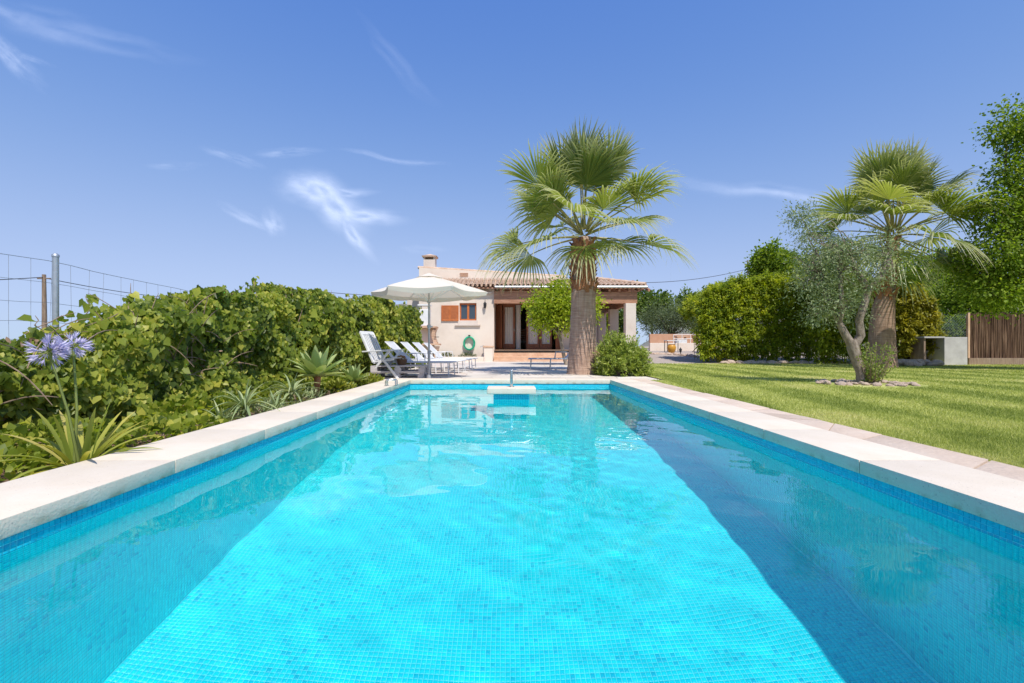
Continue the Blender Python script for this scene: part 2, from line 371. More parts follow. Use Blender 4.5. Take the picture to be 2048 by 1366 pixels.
# ------------------------------------------------------------------ ground, terrace, lawn, clouds, hills
_LAT = np.random.RandomState(99).rand(256, 256)
def vnoise(x, y):
    xi = np.floor(x).astype(int); yi = np.floor(y).astype(int); fx = x - xi; fy = y - yi
    fx = fx*fx*(3-2*fx); fy = fy*fy*(3-2*fy); g = lambda a, b: _LAT[a % 256, b % 256]
    return (g(xi,yi)*(1-fx)+g(xi+1,yi)*fx)*(1-fy) + (g(xi,yi+1)*(1-fx)+g(xi+1,yi+1)*fx)*fy
def fbm(x, y, o=5, gain=.55):
    s = 0; a = 1; t = 0
    for k in range(o): s = s + a * vnoise(x * 2**k + 17.3*k, y * 2**k + 9.1*k); t += a; a *= gain
    return s / t
def sheet(name, x0, x1, y0, y1, nx, ny, zf, m, keep=None, attrs=None, smooth=True):
    xs = np.linspace(x0, x1, nx); ys = np.linspace(y0, y1, ny); X, Y = np.meshgrid(xs, ys, indexing='ij')
    Z = zf(X, Y); i, j = np.meshgrid(np.arange(nx-1), np.arange(ny-1), indexing='ij'); a = (i*ny+j).ravel()
    Fq = np.stack([a, a+ny, a+ny+1, a+1], 1)
    if keep is not None:
        c = ((X[:-1,:-1]+X[1:,1:])/2).ravel(), ((Y[:-1,:-1]+Y[1:,1:])/2).ravel(); Fq = Fq[keep(*c)]
    at = {k: f(X, Y).ravel() for k, f in (attrs or {}).items()}
    return add(name, np_mesh(name, np.stack([X, Y, Z], -1).reshape(-1, 3), Fq, attrs=at, smooth=smooth), m)

M_field = mat('dry_field', [(.3, (.20,.16,.07)), (.5, (.14,.15,.05)), (.7, (.07,.10,.03))], .02, .95)
B = 9000
tag(MB()._add([(-B,-B,-.16),(X0-.2,-B,-.16),(X0-.2,B,-.16),(-B,B,-.16)], [(0,1,2,3)])._add([(X1+.2,-B,-.16),(B,-B,-.16),(B,B,-.16),(X1+.2,B,-.16)], [(0,1,2,3)])
    ._add([(X0-.2,-B,-.16),(X1+.2,-B,-.16),(X1+.2,Y0-.2,-.16),(X0-.2,Y0-.2,-.16)], [(0,1,2,3)])._add([(X0-.2,Y1+.2,-.16),(X1+.2,Y1+.2,-.16),(X1+.2,B,-.16),(X0-.2,B,-.16)], [(0,1,2,3)])
    .build('ground', M_field), 'dry farmland plain stretching to the horizon', 'ground', kind='structure')
tag(sheet('flower_bed_soil', -5.2, X0+.014-CW_L-.004, -.5, 17.5, 24, 90, lambda x, y: -.11 + .05*fbm(x*2, y*2), M_soil), 'dry brown earth of the bed beside the pool', 'soil', kind='structure')

# terrace
terr = thing('terrace', 'pale pinkish flagstone terrace between pool and house', 'terrace', (0, 14, -.05), kind='structure')
MB().box(-3.35, 3.35, Y1 + .494, 25, -.15, -.062).box(3.35, 6.6, 13.2, 25, -.15, -.066).build('mortar_bed', M_joint, terr)
M_flagW = mat('white_flagstone', [(.2, (.56,.48,.41)), (.5, (.67,.60,.53)), (.8, (.73,.67,.60))], 1.6, .85, .5, 22, vary=.14)
M_flagP = mat('pinkish_flagstone', [(.2, (.54,.43,.36)), (.5, (.63,.54,.47)), (.8, (.70,.62,.55))], 1.4, .85, .5, 22)
def crazy(x0, x1, y0, y1, sx, sy, seed):
    r = random.Random(seed); nx = int((x1-x0)/sx); ny = int((y1-y0)/sy)
    jit = [[(x0+(x1-x0)*i/nx + (r.uniform(-.3,.3)*sx if 0 < i < nx else 0), y0+(y1-y0)*j/ny + (r.uniform(-.3,.3)*sy if 0 < j < ny else 0)) for j in range(ny+1)] for i in range(nx+1)]
    for i in range(nx):
        for j in range(ny):
            q = [jit[i][j], jit[i+1][j], jit[i+1][j+1], jit[i][j+1]]; c = (sum(p[0] for p in q)/4, sum(p[1] for p in q)/4)
            poly = []
            for k in range(4):
                a, b = q[k], q[(k+1) % 4]; poly.append(a); poly.append(((a[0]+b[0])/2, (a[1]+b[1])/2))
            poly = [(c[0]+(p[0]-c[0])*(1-.007/max(.1, math.hypot(p[0]-c[0], p[1]-c[1]))), c[1]+(p[1]-c[1])*(1-.007/max(.1, math.hypot(p[0]-c[0], p[1]-c[1])))) for p in poly]
            MB().prism(poly, -.1, -.05 + r.uniform(-.003, .003)).build('flagstone', r.choice((M_flagW, M_flagW, M_flagP)), terr)
crazy(-3.3, 3.3, Y1 + .497, 15.5, .72, .56, 1)
crazy(-3.3, 6.5, 15.53, 24.2, 1.2, .9, 2)

# gravel drive rising behind the lawn
def gz(x, y): return -.05 + .40*np.clip((y-20.2)/8, 0, 1)**1.2 + .35*np.clip((y-28)/20, 0, 1)
M_gravel = mat('pinkish_gravel', [(.25, (.30,.24,.20)), (.5, (.42,.35,.30)), (.8, (.52,.45,.39))], 14, .95, .8, 60)
tag(sheet('gravel_drive', 5.2, 17.5, 20.1, 60, 40, 60, lambda x, y: gz(x, y) + .03*fbm(x*1.5, y*1.5) - .015, M_gravel), 'pale gravel drive behind the lawn', 'gravel', kind='structure')

# lawn
def lawn_in(x, y): return (x > np.where(y < Y1+.5, 2.865, np.where(y < 13.2, 3.36, 3.36+(y-13.2)*.36))) & (y < 20.3)
def stripe(x, y):
    s = x - .16*y + .012*(y-9)**2 + .25*fbm(x*.5, y*.5, 3)
    st = np.clip(.5 + 1.4*np.sin(2*math.pi*s/1.25), 0, 1)
    dry = np.clip((fbm(x*.55+3, y*.8+7, 4) - .52)*5, 0, 1)
    return np.clip(.24 + .28*st + .14*(fbm(x*3, y*3, 4)-.5)*2 + .26*dry, 0, 1)
GR = [(0, (.16,.205,.038)), (.3, (.275,.315,.065)), (.55, (.42,.44,.12)), (.8, (.52,.50,.20)), (1, (.60,.53,.28))]
M_lawn = mat('mown_grass', GR, 22, .9, .3, 90, attr='stripe')
lawn = sheet('lawn', 2.865, 34, .2, 20.3, 313, 202, lambda x, y: -.05 + .012*fbm(x*2, y*2), M_lawn, keep=lawn_in, attrs={'stripe': stripe})
tag(lawn, 'mown lawn with light and dark mowing stripes', 'lawn', kind='structure')
def grass():
    n = 230000; r = np.random.RandomState(8)
    D = 2.3 * (20.2/2.3)**(r.rand(n)**1.05); Xl = 2.87 + r.rand(n) * (np.minimum(1.14*D+.8, 34) - 2.87)
    k = lawn_in(Xl, D) & (Xl > 2.868); D = D[k]; Xl = Xl[k]; n = len(D)
    # no blades inside the stone ring
    k = ((Xl-6.75)/.95)**2 + ((D-9.1)/.85)**2 > 1; D = D[k]; Xl = Xl[k]; n = len(D)
    C = np.stack([Xl, D, -.05 + .012*fbm(Xl*2, D*2) - .004], 1)
    tip = np.stack([r.normal(0, .45, n), r.normal(0, .45, n), np.ones(n)], 1); nm = unit(r.normal(0, 1, (n, 3)))
    S = r.uniform(.020, .038, n) * (1 + .02*D); tv = np.array([(-.06,0,0),(.06,0,0),(0,1,.15)])
    W = np.clip(.6 + .22*D, 1, 3.5)
    Tp = unit(tip); Nm = unit(nm - Tp*(nm*Tp).sum(1, keepdims=True)); Sd = np.cross(Tp, Nm)
    V = np.stack([C - Sd*(S*.06*W)[:, None], C + Sd*(S*.06*W)[:, None], C + Tp*S[:, None]], 1)
    rn = np.clip(stripe(Xl, D) + r.normal(0, .13, n), 0, 1)
    o = add('grass', np_mesh('grass', V.reshape(-1, 3), np.arange(3*n).reshape(-1, 3), np.repeat(rn, 3)), leaf_mat('grass_blade', [(p, tuple(c*1.12 for c in q)) for p, q in GR], .3, (1.2, 1.3, .6), .6))
    tag(o, 'short green and straw coloured grass blades of the lawn', 'grass', kind='stuff')
grass()

# cirrus: thin sheets of ice cloud high above, density from noise
def clouds():
    m = bpy.data.materials.new('cirrus'); nt = nodes_of(m); N = nt.nodes.new; L = nt.links.new
    out = N('ShaderNodeOutputMaterial'); tr = N('ShaderNodeBsdfTransparent'); tl = N('ShaderNodeBsdfTranslucent'); mx = N('ShaderNodeMixShader')
    tl.inputs['Color'].default_value = (.88, .9, .92, 1); a = N('ShaderNodeAttribute'); a.attribute_name = 'dens'
    L(a.outputs['Fac'], mx.inputs[0]); L(tr.outputs[0], mx.inputs[1]); L(tl.outputs[0], mx.inputs[2]); L(mx.outputs[0], out.inputs[0])
    groups = [
     ('brightest white feathery cloud low above the parasol', [(636,386,50,24,12,1.),(668,410,52,28,35,1.),(716,430,56,13,8,.85),(702,464,46,12,48,.75),(690,385,44,8,-6,.55)]),
     ('small hooked wisp of cloud beside the feathery cloud', [(545,440,22,15,60,.6),(500,432,50,8,22,.42)]),
     ('broken pale streaks of cloud above the feathery cloud', [(465,316,44,8,18,.45),(575,306,50,8,-4,.5),(350,328,44,7,0,.25)]),
     ('thin straight streak of cloud nearest the big palm', [(790,316,84,4.5,9,.4)]),
     ('slanting white wisp at the upper corner of the sky', [(28,116,62,15,42,.6),(66,112,44,5,18,.35)]),
     ('wide faint veil of cloud along the top of the sky', [(110,52,200,24,14,.36)]),
     ('faint slanting veil high above the house', [(785,115,110,16,48,.24)]),
     ('long low haze of cloud between the two palms', [(1545,386,150,13,6,.45)]),
     ('tiny pale puff just above the chimney', [(845,500,40,8,0,.22)])]
    for gi, (lab, bl) in enumerate(groups):
        ax = [b[2]*abs(math.cos(math.radians(b[4])))+b[3]*abs(math.sin(math.radians(b[4]))) for b in bl]; ay = [b[2]*abs(math.sin(math.radians(b[4])))+b[3]*abs(math.cos(math.radians(b[4]))) for b in bl]
        xa = min(b[0]-2.6*a for b, a in zip(bl, ax)); xb = max(b[0]+2.6*a for b, a in zip(bl, ax)); ya = min(b[1]-2.6*a-8 for b, a in zip(bl, ay)); yb = max(b[1]+2.6*a+8 for b, a in zip(bl, ay))
        st = 2.0 if (xb-xa) < 500 else 4.0
        U, W = np.meshgrid(np.arange(xa, xb, st), np.arange(ya, yb, st), indexing='ij')
        wx = U + 14*(fbm(U/90, W/90, 4, .4)-.5)*2; wy = W + 14*(fbm(U/90+40, W/90+9, 4, .4)-.5)*2
        den = np.zeros_like(U)
        for px, py, rx, ry, a, s in bl:
            ca, sa = math.cos(math.radians(a)), math.sin(math.radians(a)); du, dv = wx-px, wy-py
            p = (du*ca+dv*sa)/rx; q = (dv*ca-du*sa)/ry
            fi = fbm(U/26+W/60+gi*7, (W-U*.25)/6.5, 4, .55); sk = np.clip(fbm(p*1.2+gi*7, q*1.4+3, 4, .5)*1.7-(.05 if gi == 0 else .25), 0, 1)*(.72+.34*fi)
            den = np.maximum(den, s*np.exp(-.9*(p*p+q*q))*sk)
        edge = np.minimum(np.minimum((U-xa)/(xb-xa), 1-(U-xa)/(xb-xa)), np.minimum((W-ya)/(yb-ya), 1-(W-ya)/(yb-ya)))
        den = np.clip(den*(.60 if gi == 0 else .32 if gi == 6 else .5) - .012, 0, .8)*np.clip(edge*12, 0, 1)
        Hc = 1800 + 40*gi + 25*fbm(U/20, W/20, 3); v = (HY-W)/F; t = Hc/v
        V = np.stack([(U-HX)/F*t, t, CAMZ+Hc], -1).reshape(-1, 3); nx, ny = U.shape
        i, j = np.meshgrid(np.arange(nx-1), np.arange(ny-1), indexing='ij'); k = (i*ny+j).ravel()
        o = add('cloud', np_mesh('cloud', V, np.stack([k, k+1, k+ny+1, k+ny], 1), attrs={'dens': den.ravel()}, smooth=True), m)
        tag(o, lab, 'cloud', 'cirrus wisps in the sky')
clouds()

# far hills
M_hill = mat('far_hillside', [(.3, (.16,.15,.12)), (.5, (.22,.21,.17)), (.75, (.12,.15,.09))], .02, .95, detail=8)
def hill(name, lab, x0, x1, D, prof):
    xs = np.linspace(x0, x1, 60); V = []; n = len(xs)
    for r, (dy, s) in enumerate(((-500, 0), (-300, .35), (-120, .75), (0, 1.0), (300, .6), (700, 0))):
        h = np.interp(xs, *prof)*s*(1+.12*(fbm(xs/80+r*.3, np.full(n, r*.4), 4)-.5)*2)
        V.append(np.stack([xs*(D+dy)/D, np.full(n, D+dy), -2+h], 1))
    V = np.concatenate(V); i, j = np.meshgrid(np.arange(5), np.arange(n-1), indexing='ij'); a = (i*n+j).ravel()
    tag(add(name, np_mesh(name, V, np.stack([a, a+1, a+n+1, a+n], 1), smooth=True), M_hill), lab, 'hill', kind='structure')
hill('hill', 'bare grey hill far behind the parasol', -1100, 100, 2600, ([-1100,-820,-720,-640,-560,-450,-200,100], [0,70,190,232,225,240,170,0]))
hill('hill', 'low wooded hill far behind the garden wall', 400, 2600, 1500, ([400,520,700,900,1300,1900,2600], [0,75,90,110,230,160,0]))
# ------------------------------------------------------------------ house
M_plast2 = mat('pale_rose_plaster', [(.25, (.60,.50,.43)), (.5, (.68,.59,.52)), (.8, (.73,.65,.59))], 1.1, .92, .4, 25)
M_glass = mat('dark_window_glass', (.05,.07,.09), 3, .06, spec=.6)
M_curtain = mat('white_curtain', (.62,.60,.57), 6, .8, stretch=(8, 8, .6))
M_black = mat('black_iron', (.03,.03,.03), 10, .5)
M_hose = mat('green_hose', [(.3, (.0,.34,.18)), (.7, (.06,.55,.34))], 8, .4)
DF, DR, DB = 23.74, 25.6, 25.75
house = thing('bungalow', 'cream single storey bungalow with barrel tiled roof and timber porch', 'house', (1, 25, -.05))
xl, xr = PX(838, DF), PX(988, DF)            # left wing front wall
FL = .50                                       # porch floor
wx0, wx1, wz0, wz1 = PX(919, DF), PX(953, DF), PZ(641, DF), PZ(606, DF)
w = MB()
zt = 3.62
w.box(xl, wx0, DF, DF+.3, -.15, zt).box(wx1, xr, DF, DF+.3, -.15, zt).box(wx0, wx1, DF, DF+.3, -.15, wz0).box(wx0, wx1, DF, DF+.3, wz1, zt)
w.box(xl, xl+.3, DF+.3, 33, -.15, zt).box(xr-.3, xr, DF+.3, DR+.25, -.15, zt)
xe = 3.7
d0, d1, dz = PX(992, DR), PX(1122, DR), 2.9
w.box(xr-.002, d0, DR, DR+.25, -.15, zt-.02).box(d1, xe, DR, DR+.25, -.15, zt-.02).box(d0, d1, DR, DR+.25, dz, zt-.02)
w.box(xe-.3, xe, DR+.25, 33, -.15, zt).box(xl+.3, xe-.3, 32.7, 33, -.15, zt)
w.build('wall', M_plaster, house)
MB().box(xl+.3, xe-.3, DF+.3, 32.7, FL-.1, FL-.02).box(xl+.3, xe-.3, DR+.25, 32.7, 3.1, 3.2).build('room_shell', M_dark, house)  # floor and ceiling coloured near black to paint the unlit room's darkness
# gable wall above the lower roof
gx0, gx1 = PX(838, DB), PX(1131, DB); gz0, gz1 = PZ(535, DB), PZ(553.5, DB)
g = MB()._add([(gx0,DB,3.5),(gx1,DB,3.5),(gx1,DB,gz1),(gx0,DB,gz0),(gx0,DB+.3,3.5),(gx1,DB+.3,3.5),(gx1,DB+.3,gz1),(gx0,DB+.3,gz0)], [(0,1,2,3),(5,4,7,6),(4,0,3,7),(1,5,6,2),(3,2,6,7)])
up = g.build('gable_wall', M_plaster, house)
lat = MB(); lx, lz = PX(928, DB), PZ(549.5, DB)
for i in range(7):
    lat.cbox((lx-.17+.057*i, DB-.012, lz), (.016, .03, .17), Matrix.Rotation(.7, 3, 'Y')); lat.cbox((lx-.17+.057*i, DB-.012, lz), (.016, .028, .17), Matrix.Rotation(-.7, 3, 'Y'))
lat.box(lx-.21, lx+.21, DB-.03, DB-.002, lz+.07, lz+.095).box(lx-.21, lx+.21, DB-.03, DB-.002, lz-.095, lz-.07)
lat.build('vent_lattice', M_terra, up)
# verge tiles along the gable
for k in range(26):
    t = (k+.5)/26; p = Vector((gx0-.06+(gx1-gx0+.08)*t, DB+.12, gz0+(gz1-gz0)*t+.02))
    MB().tube([p+Vector((-.17,0,.012)), p+Vector((.17,0,-.012))], [.075,.09], 8).build('verge_tile', M_tile, up, 50)
# chimney on the roof
ch = MB(); cx0, cx1, cD = PX(847, 26.8), PX(870, 26.8), 26.8
chz0, chz1 = 4.6, PZ(519, cD)
ch.box(cx0, cx1, cD, cD+.6, chz0, chz1)
for a in (cx0, cx1-.09):
    ch.box(a, a+.09, cD, cD+.6, chz1, chz1+.14)
ch.box(cx0+.09, cx1-.09, cD+.3, cD+.6, chz1, chz1+.14)
cho = ch.build('chimney', M_plast2, house)
MB().box(cx0-.07, cx1+.07, cD-.08, cD+.68, chz1+.14, chz1+.2)._add([(cx0-.1,cD-.1,chz1+.2),(cx1+.1,cD-.1,chz1+.2),(cx1+.1,cD+.7,chz1+.2),(cx0-.1,cD+.7,chz1+.2),((cx0+cx1)/2,cD+.3,chz1+.36)], [(0,1,4),(1,2,4),(2,3,4),(3,0,4)]).build('chimney_cap', M_tile, cho)
# main roof slab behind the gable
MB()._add([(gx0,DB+.3,gz0-.1),(gx1,DB+.3,gz1-.12),(gx1,33.2,gz1-.12),(gx0,33.2,gz0-.1),(gx0,DB+.3,3.55),(gx1,DB+.3,3.55),(gx1,33.2,3.55),(gx0,33.2,3.55)], [(0,1,2,3),(7,6,5,4),(3,2,6,7),(0,3,7,4),(1,5,6,2)]).build('roof_slab', M_tile, house)

# front roof: barrel tiles in columns from eave to gable, hip at the porch end
ED, EZ, RX = 23.45, 3.60, 6.72           # eave line
TD, TZ = 25.72, 4.22                     # top line at the gable
slope = (TZ-EZ)/(TD-ED); PT = .215
xs0 = gx0 + .02
ncol = int((RX - xs0)/PT)
roof = MB()._add([(xs0,ED,EZ-.06),(RX,ED,EZ-.06),(RX-2.2,TD,TZ-.06),(xs0,TD,TZ-.06)], [(0,1,2,3)])._add([(xs0,ED,EZ-.12),(RX,ED,EZ-.12),(RX-2.2,TD,TZ-.12),(xs0,TD,TZ-.12)], [(3,2,1,0)])
roof._add([(xs0,ED,EZ-.12),(RX,ED,EZ-.12),(RX,ED,EZ-.06),(xs0,ED,EZ-.06)], [(0,1,2,3)])
roof._add([(RX,ED,EZ-.06),(RX,34,EZ-.06),(RX-2.2,34,TZ-.06),(RX-2.2,TD,TZ-.06)], [(0,1,2,3)])._add([(RX,ED,EZ-.12),(RX,34,EZ-.12),(RX-2.2,34,TZ-.12),(RX-2.2,TD,TZ-.12)], [(3,2,1,0)])._add([(RX,ED,EZ-.12),(RX,34,EZ-.12),(RX,34,EZ-.06),(RX,ED,EZ-.06)], [(0,1,2,3)])
roof._add([(RX-2.2,TD,TZ-.06),(RX-2.2,34,TZ-.06),(3.0,34,TZ-.05),(3.0,TD,TZ-.05)], [(0,1,2,3)])
rf = roof.build('roof', M_beam, house)
rr = random.Random(8)
def barrel(mb, x, ya, yb, za, zb, r0, r1, up_=True, seg=6):
    n = len(mb.v); vs = []
    for (y, z, r) in ((ya, za, r0), (yb, zb, r1)):
        for k in range(seg+1):
            t = math.pi*k/seg; s = 1 if up_ else -1
            vs.append((x + r*math.cos(t), y, z + s*r*.85*math.sin(t)))
    for (y, z, r) in ((ya, za, r0-.014),):
        for k in range(seg+1):
            t = math.pi*k/seg; s = 1 if up_ else -1
            vs.append((x + r*math.cos(t), y, z + s*r*.85*math.sin(t)))
    m = seg+1; fs = [(k, k+1, m+k+1, m+k) for k in range(seg)] + [(k, 2*m+k, 2*m+k+1, k+1) for k in range(seg)]
    mb._add(vs, fs if not up_ else [tuple(reversed(f)) for f in fs])
chan = MB(); upper = MB()
for c in range(ncol):
    x = xs0 + PT*(c+.5); dmax = TD - max(0, (x-(RX-2.2)))*(TD-ED)/2.2
    barrel(chan, x + PT/2, ED-.06, dmax, EZ+.055-.06*slope, EZ+.055+slope*(dmax-ED), .08, .08, False, 4)
    y = ED - .05 + rr.uniform(-.012, .012); first = True
    while y < dmax - .05:
        ye = min(y+.42, dmax); z0 = EZ+.03+slope*(y-ED)+.02; z1 = EZ+.03+slope*(ye-ED)-.004
        dx = rr.uniform(-.008, .008)
        if first:
            t = MB(); barrel(t, x+dx, y, ye, z0, z1, .095, .078); t.build('roof_tile', M_tile, rf, 60); first = False
        else: barrel(upper, x+dx, y, ye, z0, z1, .093, .078)
        y += .36
o = upper.build('upper_roof_tiles', M_tile, rf, 60); o['kind'] = 'stuff'
chan.build('channel_tiles', M_tile, rf, 60)['kind'] = 'stuff'
for k in range(9):   # hip tiles
    t = k/9; p = Vector((RX-2.2*t-.02, ED+(TD-ED)*t+.02, EZ+(TZ-EZ)*t+.1)); d = Vector((-2.2, TD-ED, TZ-EZ)).normalized()
    MB().tube([p, p+d*.42], [.10,.085], 8).build('hip_tile', M_tile, rf, 60)
MB().tube([(PX(990, ED), ED-.11, EZ-.05), (RX+.02, ED-.11, EZ-.05)], .055, 8).build('gutter', M_galv, house, 40)
# cornice tiles on the left wing wall
for k in range(16):
    x = xl + .12 + k*.225
    if x < xr - .25:
        t = MB(); barrel(t, x, DF-.2, DF+.05, PZ(585, DF)+.02, PZ(585, DF)+.02, .1, .1); t.build('cornice_tile', M_tile, house, 60)
MB().box(xl, xr-.12, DF-.13, DF-.002, PZ(585, DF)-.06, PZ(585, DF)+.01).build('cornice', M_plaster, house)

# porch: beam, rafters, columns, floor, steps
MB().box(xr+.002, 6.34, 23.62, 23.86, PZ(607, 23.7), PZ(584, 23.7)).build('porch_beam', M_beam, house, None, .01)
MB().box(6.1, 6.34, 23.862, 33.6, PZ(607, 23.7), PZ(584, 23.7)).build('porch_beam', M_beam, house, None, .01)
for k in range(16):
    x = xr + .3 + k*.48
    y1 = DR-.01 if x < xe else 26.6
    MB()._add([(x,ED+.06,EZ-.25),(x+.1,ED+.06,EZ-.25),(x+.1,ED+.06,EZ-.125),(x,ED+.06,EZ-.125),(x,y1,EZ-.25+slope*(y1-ED)*.98),(x+.1,y1,EZ-.25+slope*(y1-ED)*.98),(x+.1,y1,EZ-.125+slope*(y1-ED)*.98),(x,y1,EZ-.125+slope*(y1-ED)*.98)],
          [(0,1,2,3),(5,4,7,6),(4,0,3,7),(1,5,6,2),(3,2,6,7),(4,5,1,0)]).build('rafter', M_beam, house)
MB().box(xe+.002, 6.5, 26.62, 33.5, 3.28, 3.34).build('porch_ceiling', M_wood, house)
for k in range(12):
    MB().box(xe+.01, 6.09, 26.7+k*.56, 26.8+k*.56, 3.14, 3.278).build('rafter', M_beam, house)
colz = PZ(607, 23.7)
for k, yc in enumerate((23.5, 27.2, 30.6, 33.1)):
    MB().box(6.0-.25, 6.0+.25, yc, yc+.46, -.15, colz-.002).build('porch_column', M_plast2, house, None, .012)
MB().box(xr+.004, 6.4, 24.2, DR-.003, -.15, FL-.03).box(xe+.003, 6.4, DR, 33.4, -.15, FL-.032).build('porch_floor', M_terra, house)
nst = 14
for k in range(nst):
    a = xr+.004 + (6.3-xr)*k/nst
    MB().box(a+.004, a+(6.3-xr)/nst-.004, 24.14, DR-.01, FL-.03, FL).build('floor_tile', M_terra, house)
for k in range(3):
    top = FL - .16 - .17*k + .02
    MB().box(PX(988, 24), 2.95, 24.14-.36*(k+1), 24.2-.36*k if k else 24.198, -.15, top).build('step', M_terra, house, None, .012)
# pillar with cap by the steps, planter kerb
pl = MB().box(PX(969, 23.5), PX(986, 23.5), 23.1, 23.5, -.15, PZ(695, 23.4)).build('step_pillar', M_plaster, house, None, .01)
MB().box(PX(968, 23.5)-.03, PX(987, 23.5)+.02, 23.07, 23.53, PZ(695, 23.4)+.002, PZ(691.5, 23.4)).build('pillar_cap', M_terra, pl, None, .01)
MB().box(PX(885, DF-.5), PX(968, DF-.5), DF-.6, DF-.42, -.15, PZ(713, 23.8)).build('planter_kerb', M_plaster, house, None, .015)
MB().box(PX(885, DF-.5), PX(968, DF-.5), DF-.42, DF-.002, -.15, PZ(713, 23.8)-.08).build('planter_soil', M_soil, house)
# low garden wall continuing left of the house
MB().box(PX(814, 24.8), xl-.003, 24.8, 25.1, -.15, PZ(600, 24.8)).build('side_wall', M_plast2, house, None, .03)

# window with shutter
win = MB()
for a, b in ((wx0, wx0+.07), (wx1-.07, wx1), ((wx0+wx1)/2-.05, (wx0+wx1)/2+.05)):
    win.box(a, b, DF+.09, DF+.17, wz0, wz1)
for a, b in ((wx0+.07, (wx0+wx1)/2-.05), ((wx0+wx1)/2+.05, wx1-.07)):
    win.box(a, b, DF+.095, DF+.165, wz0, wz0+.08).box(a, b, DF+.095, DF+.165, wz1-.08, wz1)
wo = win.build('window', M_shut, house)
for a, b in ((wx0+.07, (wx0+wx1)/2-.05), ((wx0+wx1)/2+.05, wx1-.07)):
    MB().box(a, b, DF+.12, DF+.13, wz0+.08, wz1-.08).build('pane', M_glass, wo)
MB().box(PX(910, DF), PX(961, DF), DF-.10, DF-.002, PZ(651.5, DF), PZ(648.5, DF)).build('window_sill', M_plast2, wo, None, .01)
MB().box(PX(916, DF), PX(956, DF), DF-.05, DF-.002, PZ(648.4, DF), wz0).build('sill_block', M_plast2, wo, None, .008)
def shutter(x0, x1, z0, z1, y, par, n=13, m=M_shut, lab=None):
    t = .035; f = MB(); xm = (x0+x1)/2
    for a, b in ((x0, x0+.06), (x1-.06, x1), (xm-.03, xm+.03)): f.box(a, b, y-t, y, z0, z1)
    for a, b in ((x0+.06, xm-.03), (xm+.03, x1-.06)):
        f.box(a, b, y-t+.002, y-.002, z0, z0+.07).box(a, b, y-t+.002, y-.002, z1-.07, z1)
    s = f.build('shutter', m, par)
    for a, b in ((x0+.06, xm-.03), (xm+.03, x1-.06)):
        for k in range(n):
            zc = z0+.07+(z1-z0-.14)*(k+.5)/n
            MB().cbox(((a+b)/2, y-t/2, zc), (b-a, .008, (z1-z0-.14)/n*1.15), Matrix.Rotation(-.6, 3, 'X')).build('slat', m, s)
    return s
shutter(PX(883, DF), PX(917.5, DF), PZ(642, DF), PZ(611, DF), DF-.03, house)
# french doors
def leaf(x0, x1, y, curtain=True):
    f = MB(); z0, z1 = FL+.01, dz-.02
    f.box(x0, x0+.1, y, y+.06, z0, z1).box(x1-.1, x1, y, y+.06, z0, z1).box(x0+.1, x1-.1, y+.002, y+.058, z0, z0+.3).box(x0+.1, x1-.1, y+.002, y+.058, z1-.12, z1)
    d = f.build('door', M_wood, house)
    gm = M_glass
    if curtain:
        mb = MB(); n = 22; pts = []
        for k in range(n+1):
            pts.append((x0+.1+(x1-x0-.2)*k/n, y+.07+.018*math.sin(k*1.35)))
        for (xa_, ya_), (xb_, yb_) in zip(pts, pts[1:]): mb._add([(xa_,ya_,z0+.3),(xb_,yb_,z0+.3),(xb_,yb_,z1-.12),(xa_,ya_,z1-.12)], [(0,1,2,3)])
        mb.build('curtain', M_curtain, d, 60)
    MB().cbox(((x1-.05), y-.03, FL+1.05), (.025, .05, .12)).build('handle', M_steel, d)
fr = MB().box(d0, d0+.1, DR-.03, DR+.12, FL, dz).box(d1-.1, d1, DR-.03, DR+.12, FL, dz).box(d0+.1, d1-.1, DR-.028, DR+.118, dz-.02, dz+.14)
fr.build('door_frame', M_wood, house)
leaf(PX(1006, DR), PX(1030, DR), DR+.04)
leaf(PX(1053, DR), PX(1079, DR), DR+.04)
leaf(PX(1080, DR), PX(1104, DR), DR+.04)
cu = MB(); n = 10
for k in range(n):
    a, b = PX(1031, DR)+.02+.026*k, PX(1031, DR)+.02+.026*(k+1)
    cu._add([(a, DR+.2+.03*math.sin(k*2), FL+.02), (b, DR+.2+.03*math.sin(k*2+2), FL+.02), (b, DR+.2+.03*math.sin(k*2+2), dz), (a, DR+.2+.03*math.sin(k*2), dz)], [(0,1,2,3)])
cu.build('curtain', M_curtain, house, 60)
for (x, ang) in ((d0+.02, 1.2), (d1-.02, -1.2)):   # shutters folded back against the reveal
    s = 1 if ang > 0 else -1; f = MB(); f.M = Matrix.Translation((x, DR-.04, 0)) @ Matrix.Rotation(-ang*.75*1.0, 4, 'Z')
    f.box(0 if s > 0 else -.5, .5 if s > 0 else 0, -.04, 0, FL+.02, dz-.03)
    so = f.build('door_shutter', M_wood, house)
    for k in range(18):
        q = MB(); q.M = f.M; zc = FL+.15+k*.122
        q.box((.06 if s > 0 else -.44), (.44 if s > 0 else -.06), -.052, -.041, zc, zc+.085); q.build('slat', M_wood, so)
# wall lantern
ln = thing('wall_lantern', 'small black wall lantern beside the window', 'lantern', (PX(970, DF), DF, PZ(610, DF)))
L0 = P(970, 610, DF-.14)
MB().lathe([(.02,-.16),(.05,-.14),(.075,-.02),(.075,.06),(.09,.065),(.02,.16),(.01,.19)], L0, 10).build('lamp_body', M_black, ln, 40)
MB().tube([L0+Vector((0,0,.18)), L0+Vector((0,.05,.26)), L0+Vector((0,.138,.2))], .012, 6).build('bracket', M_black, ln)
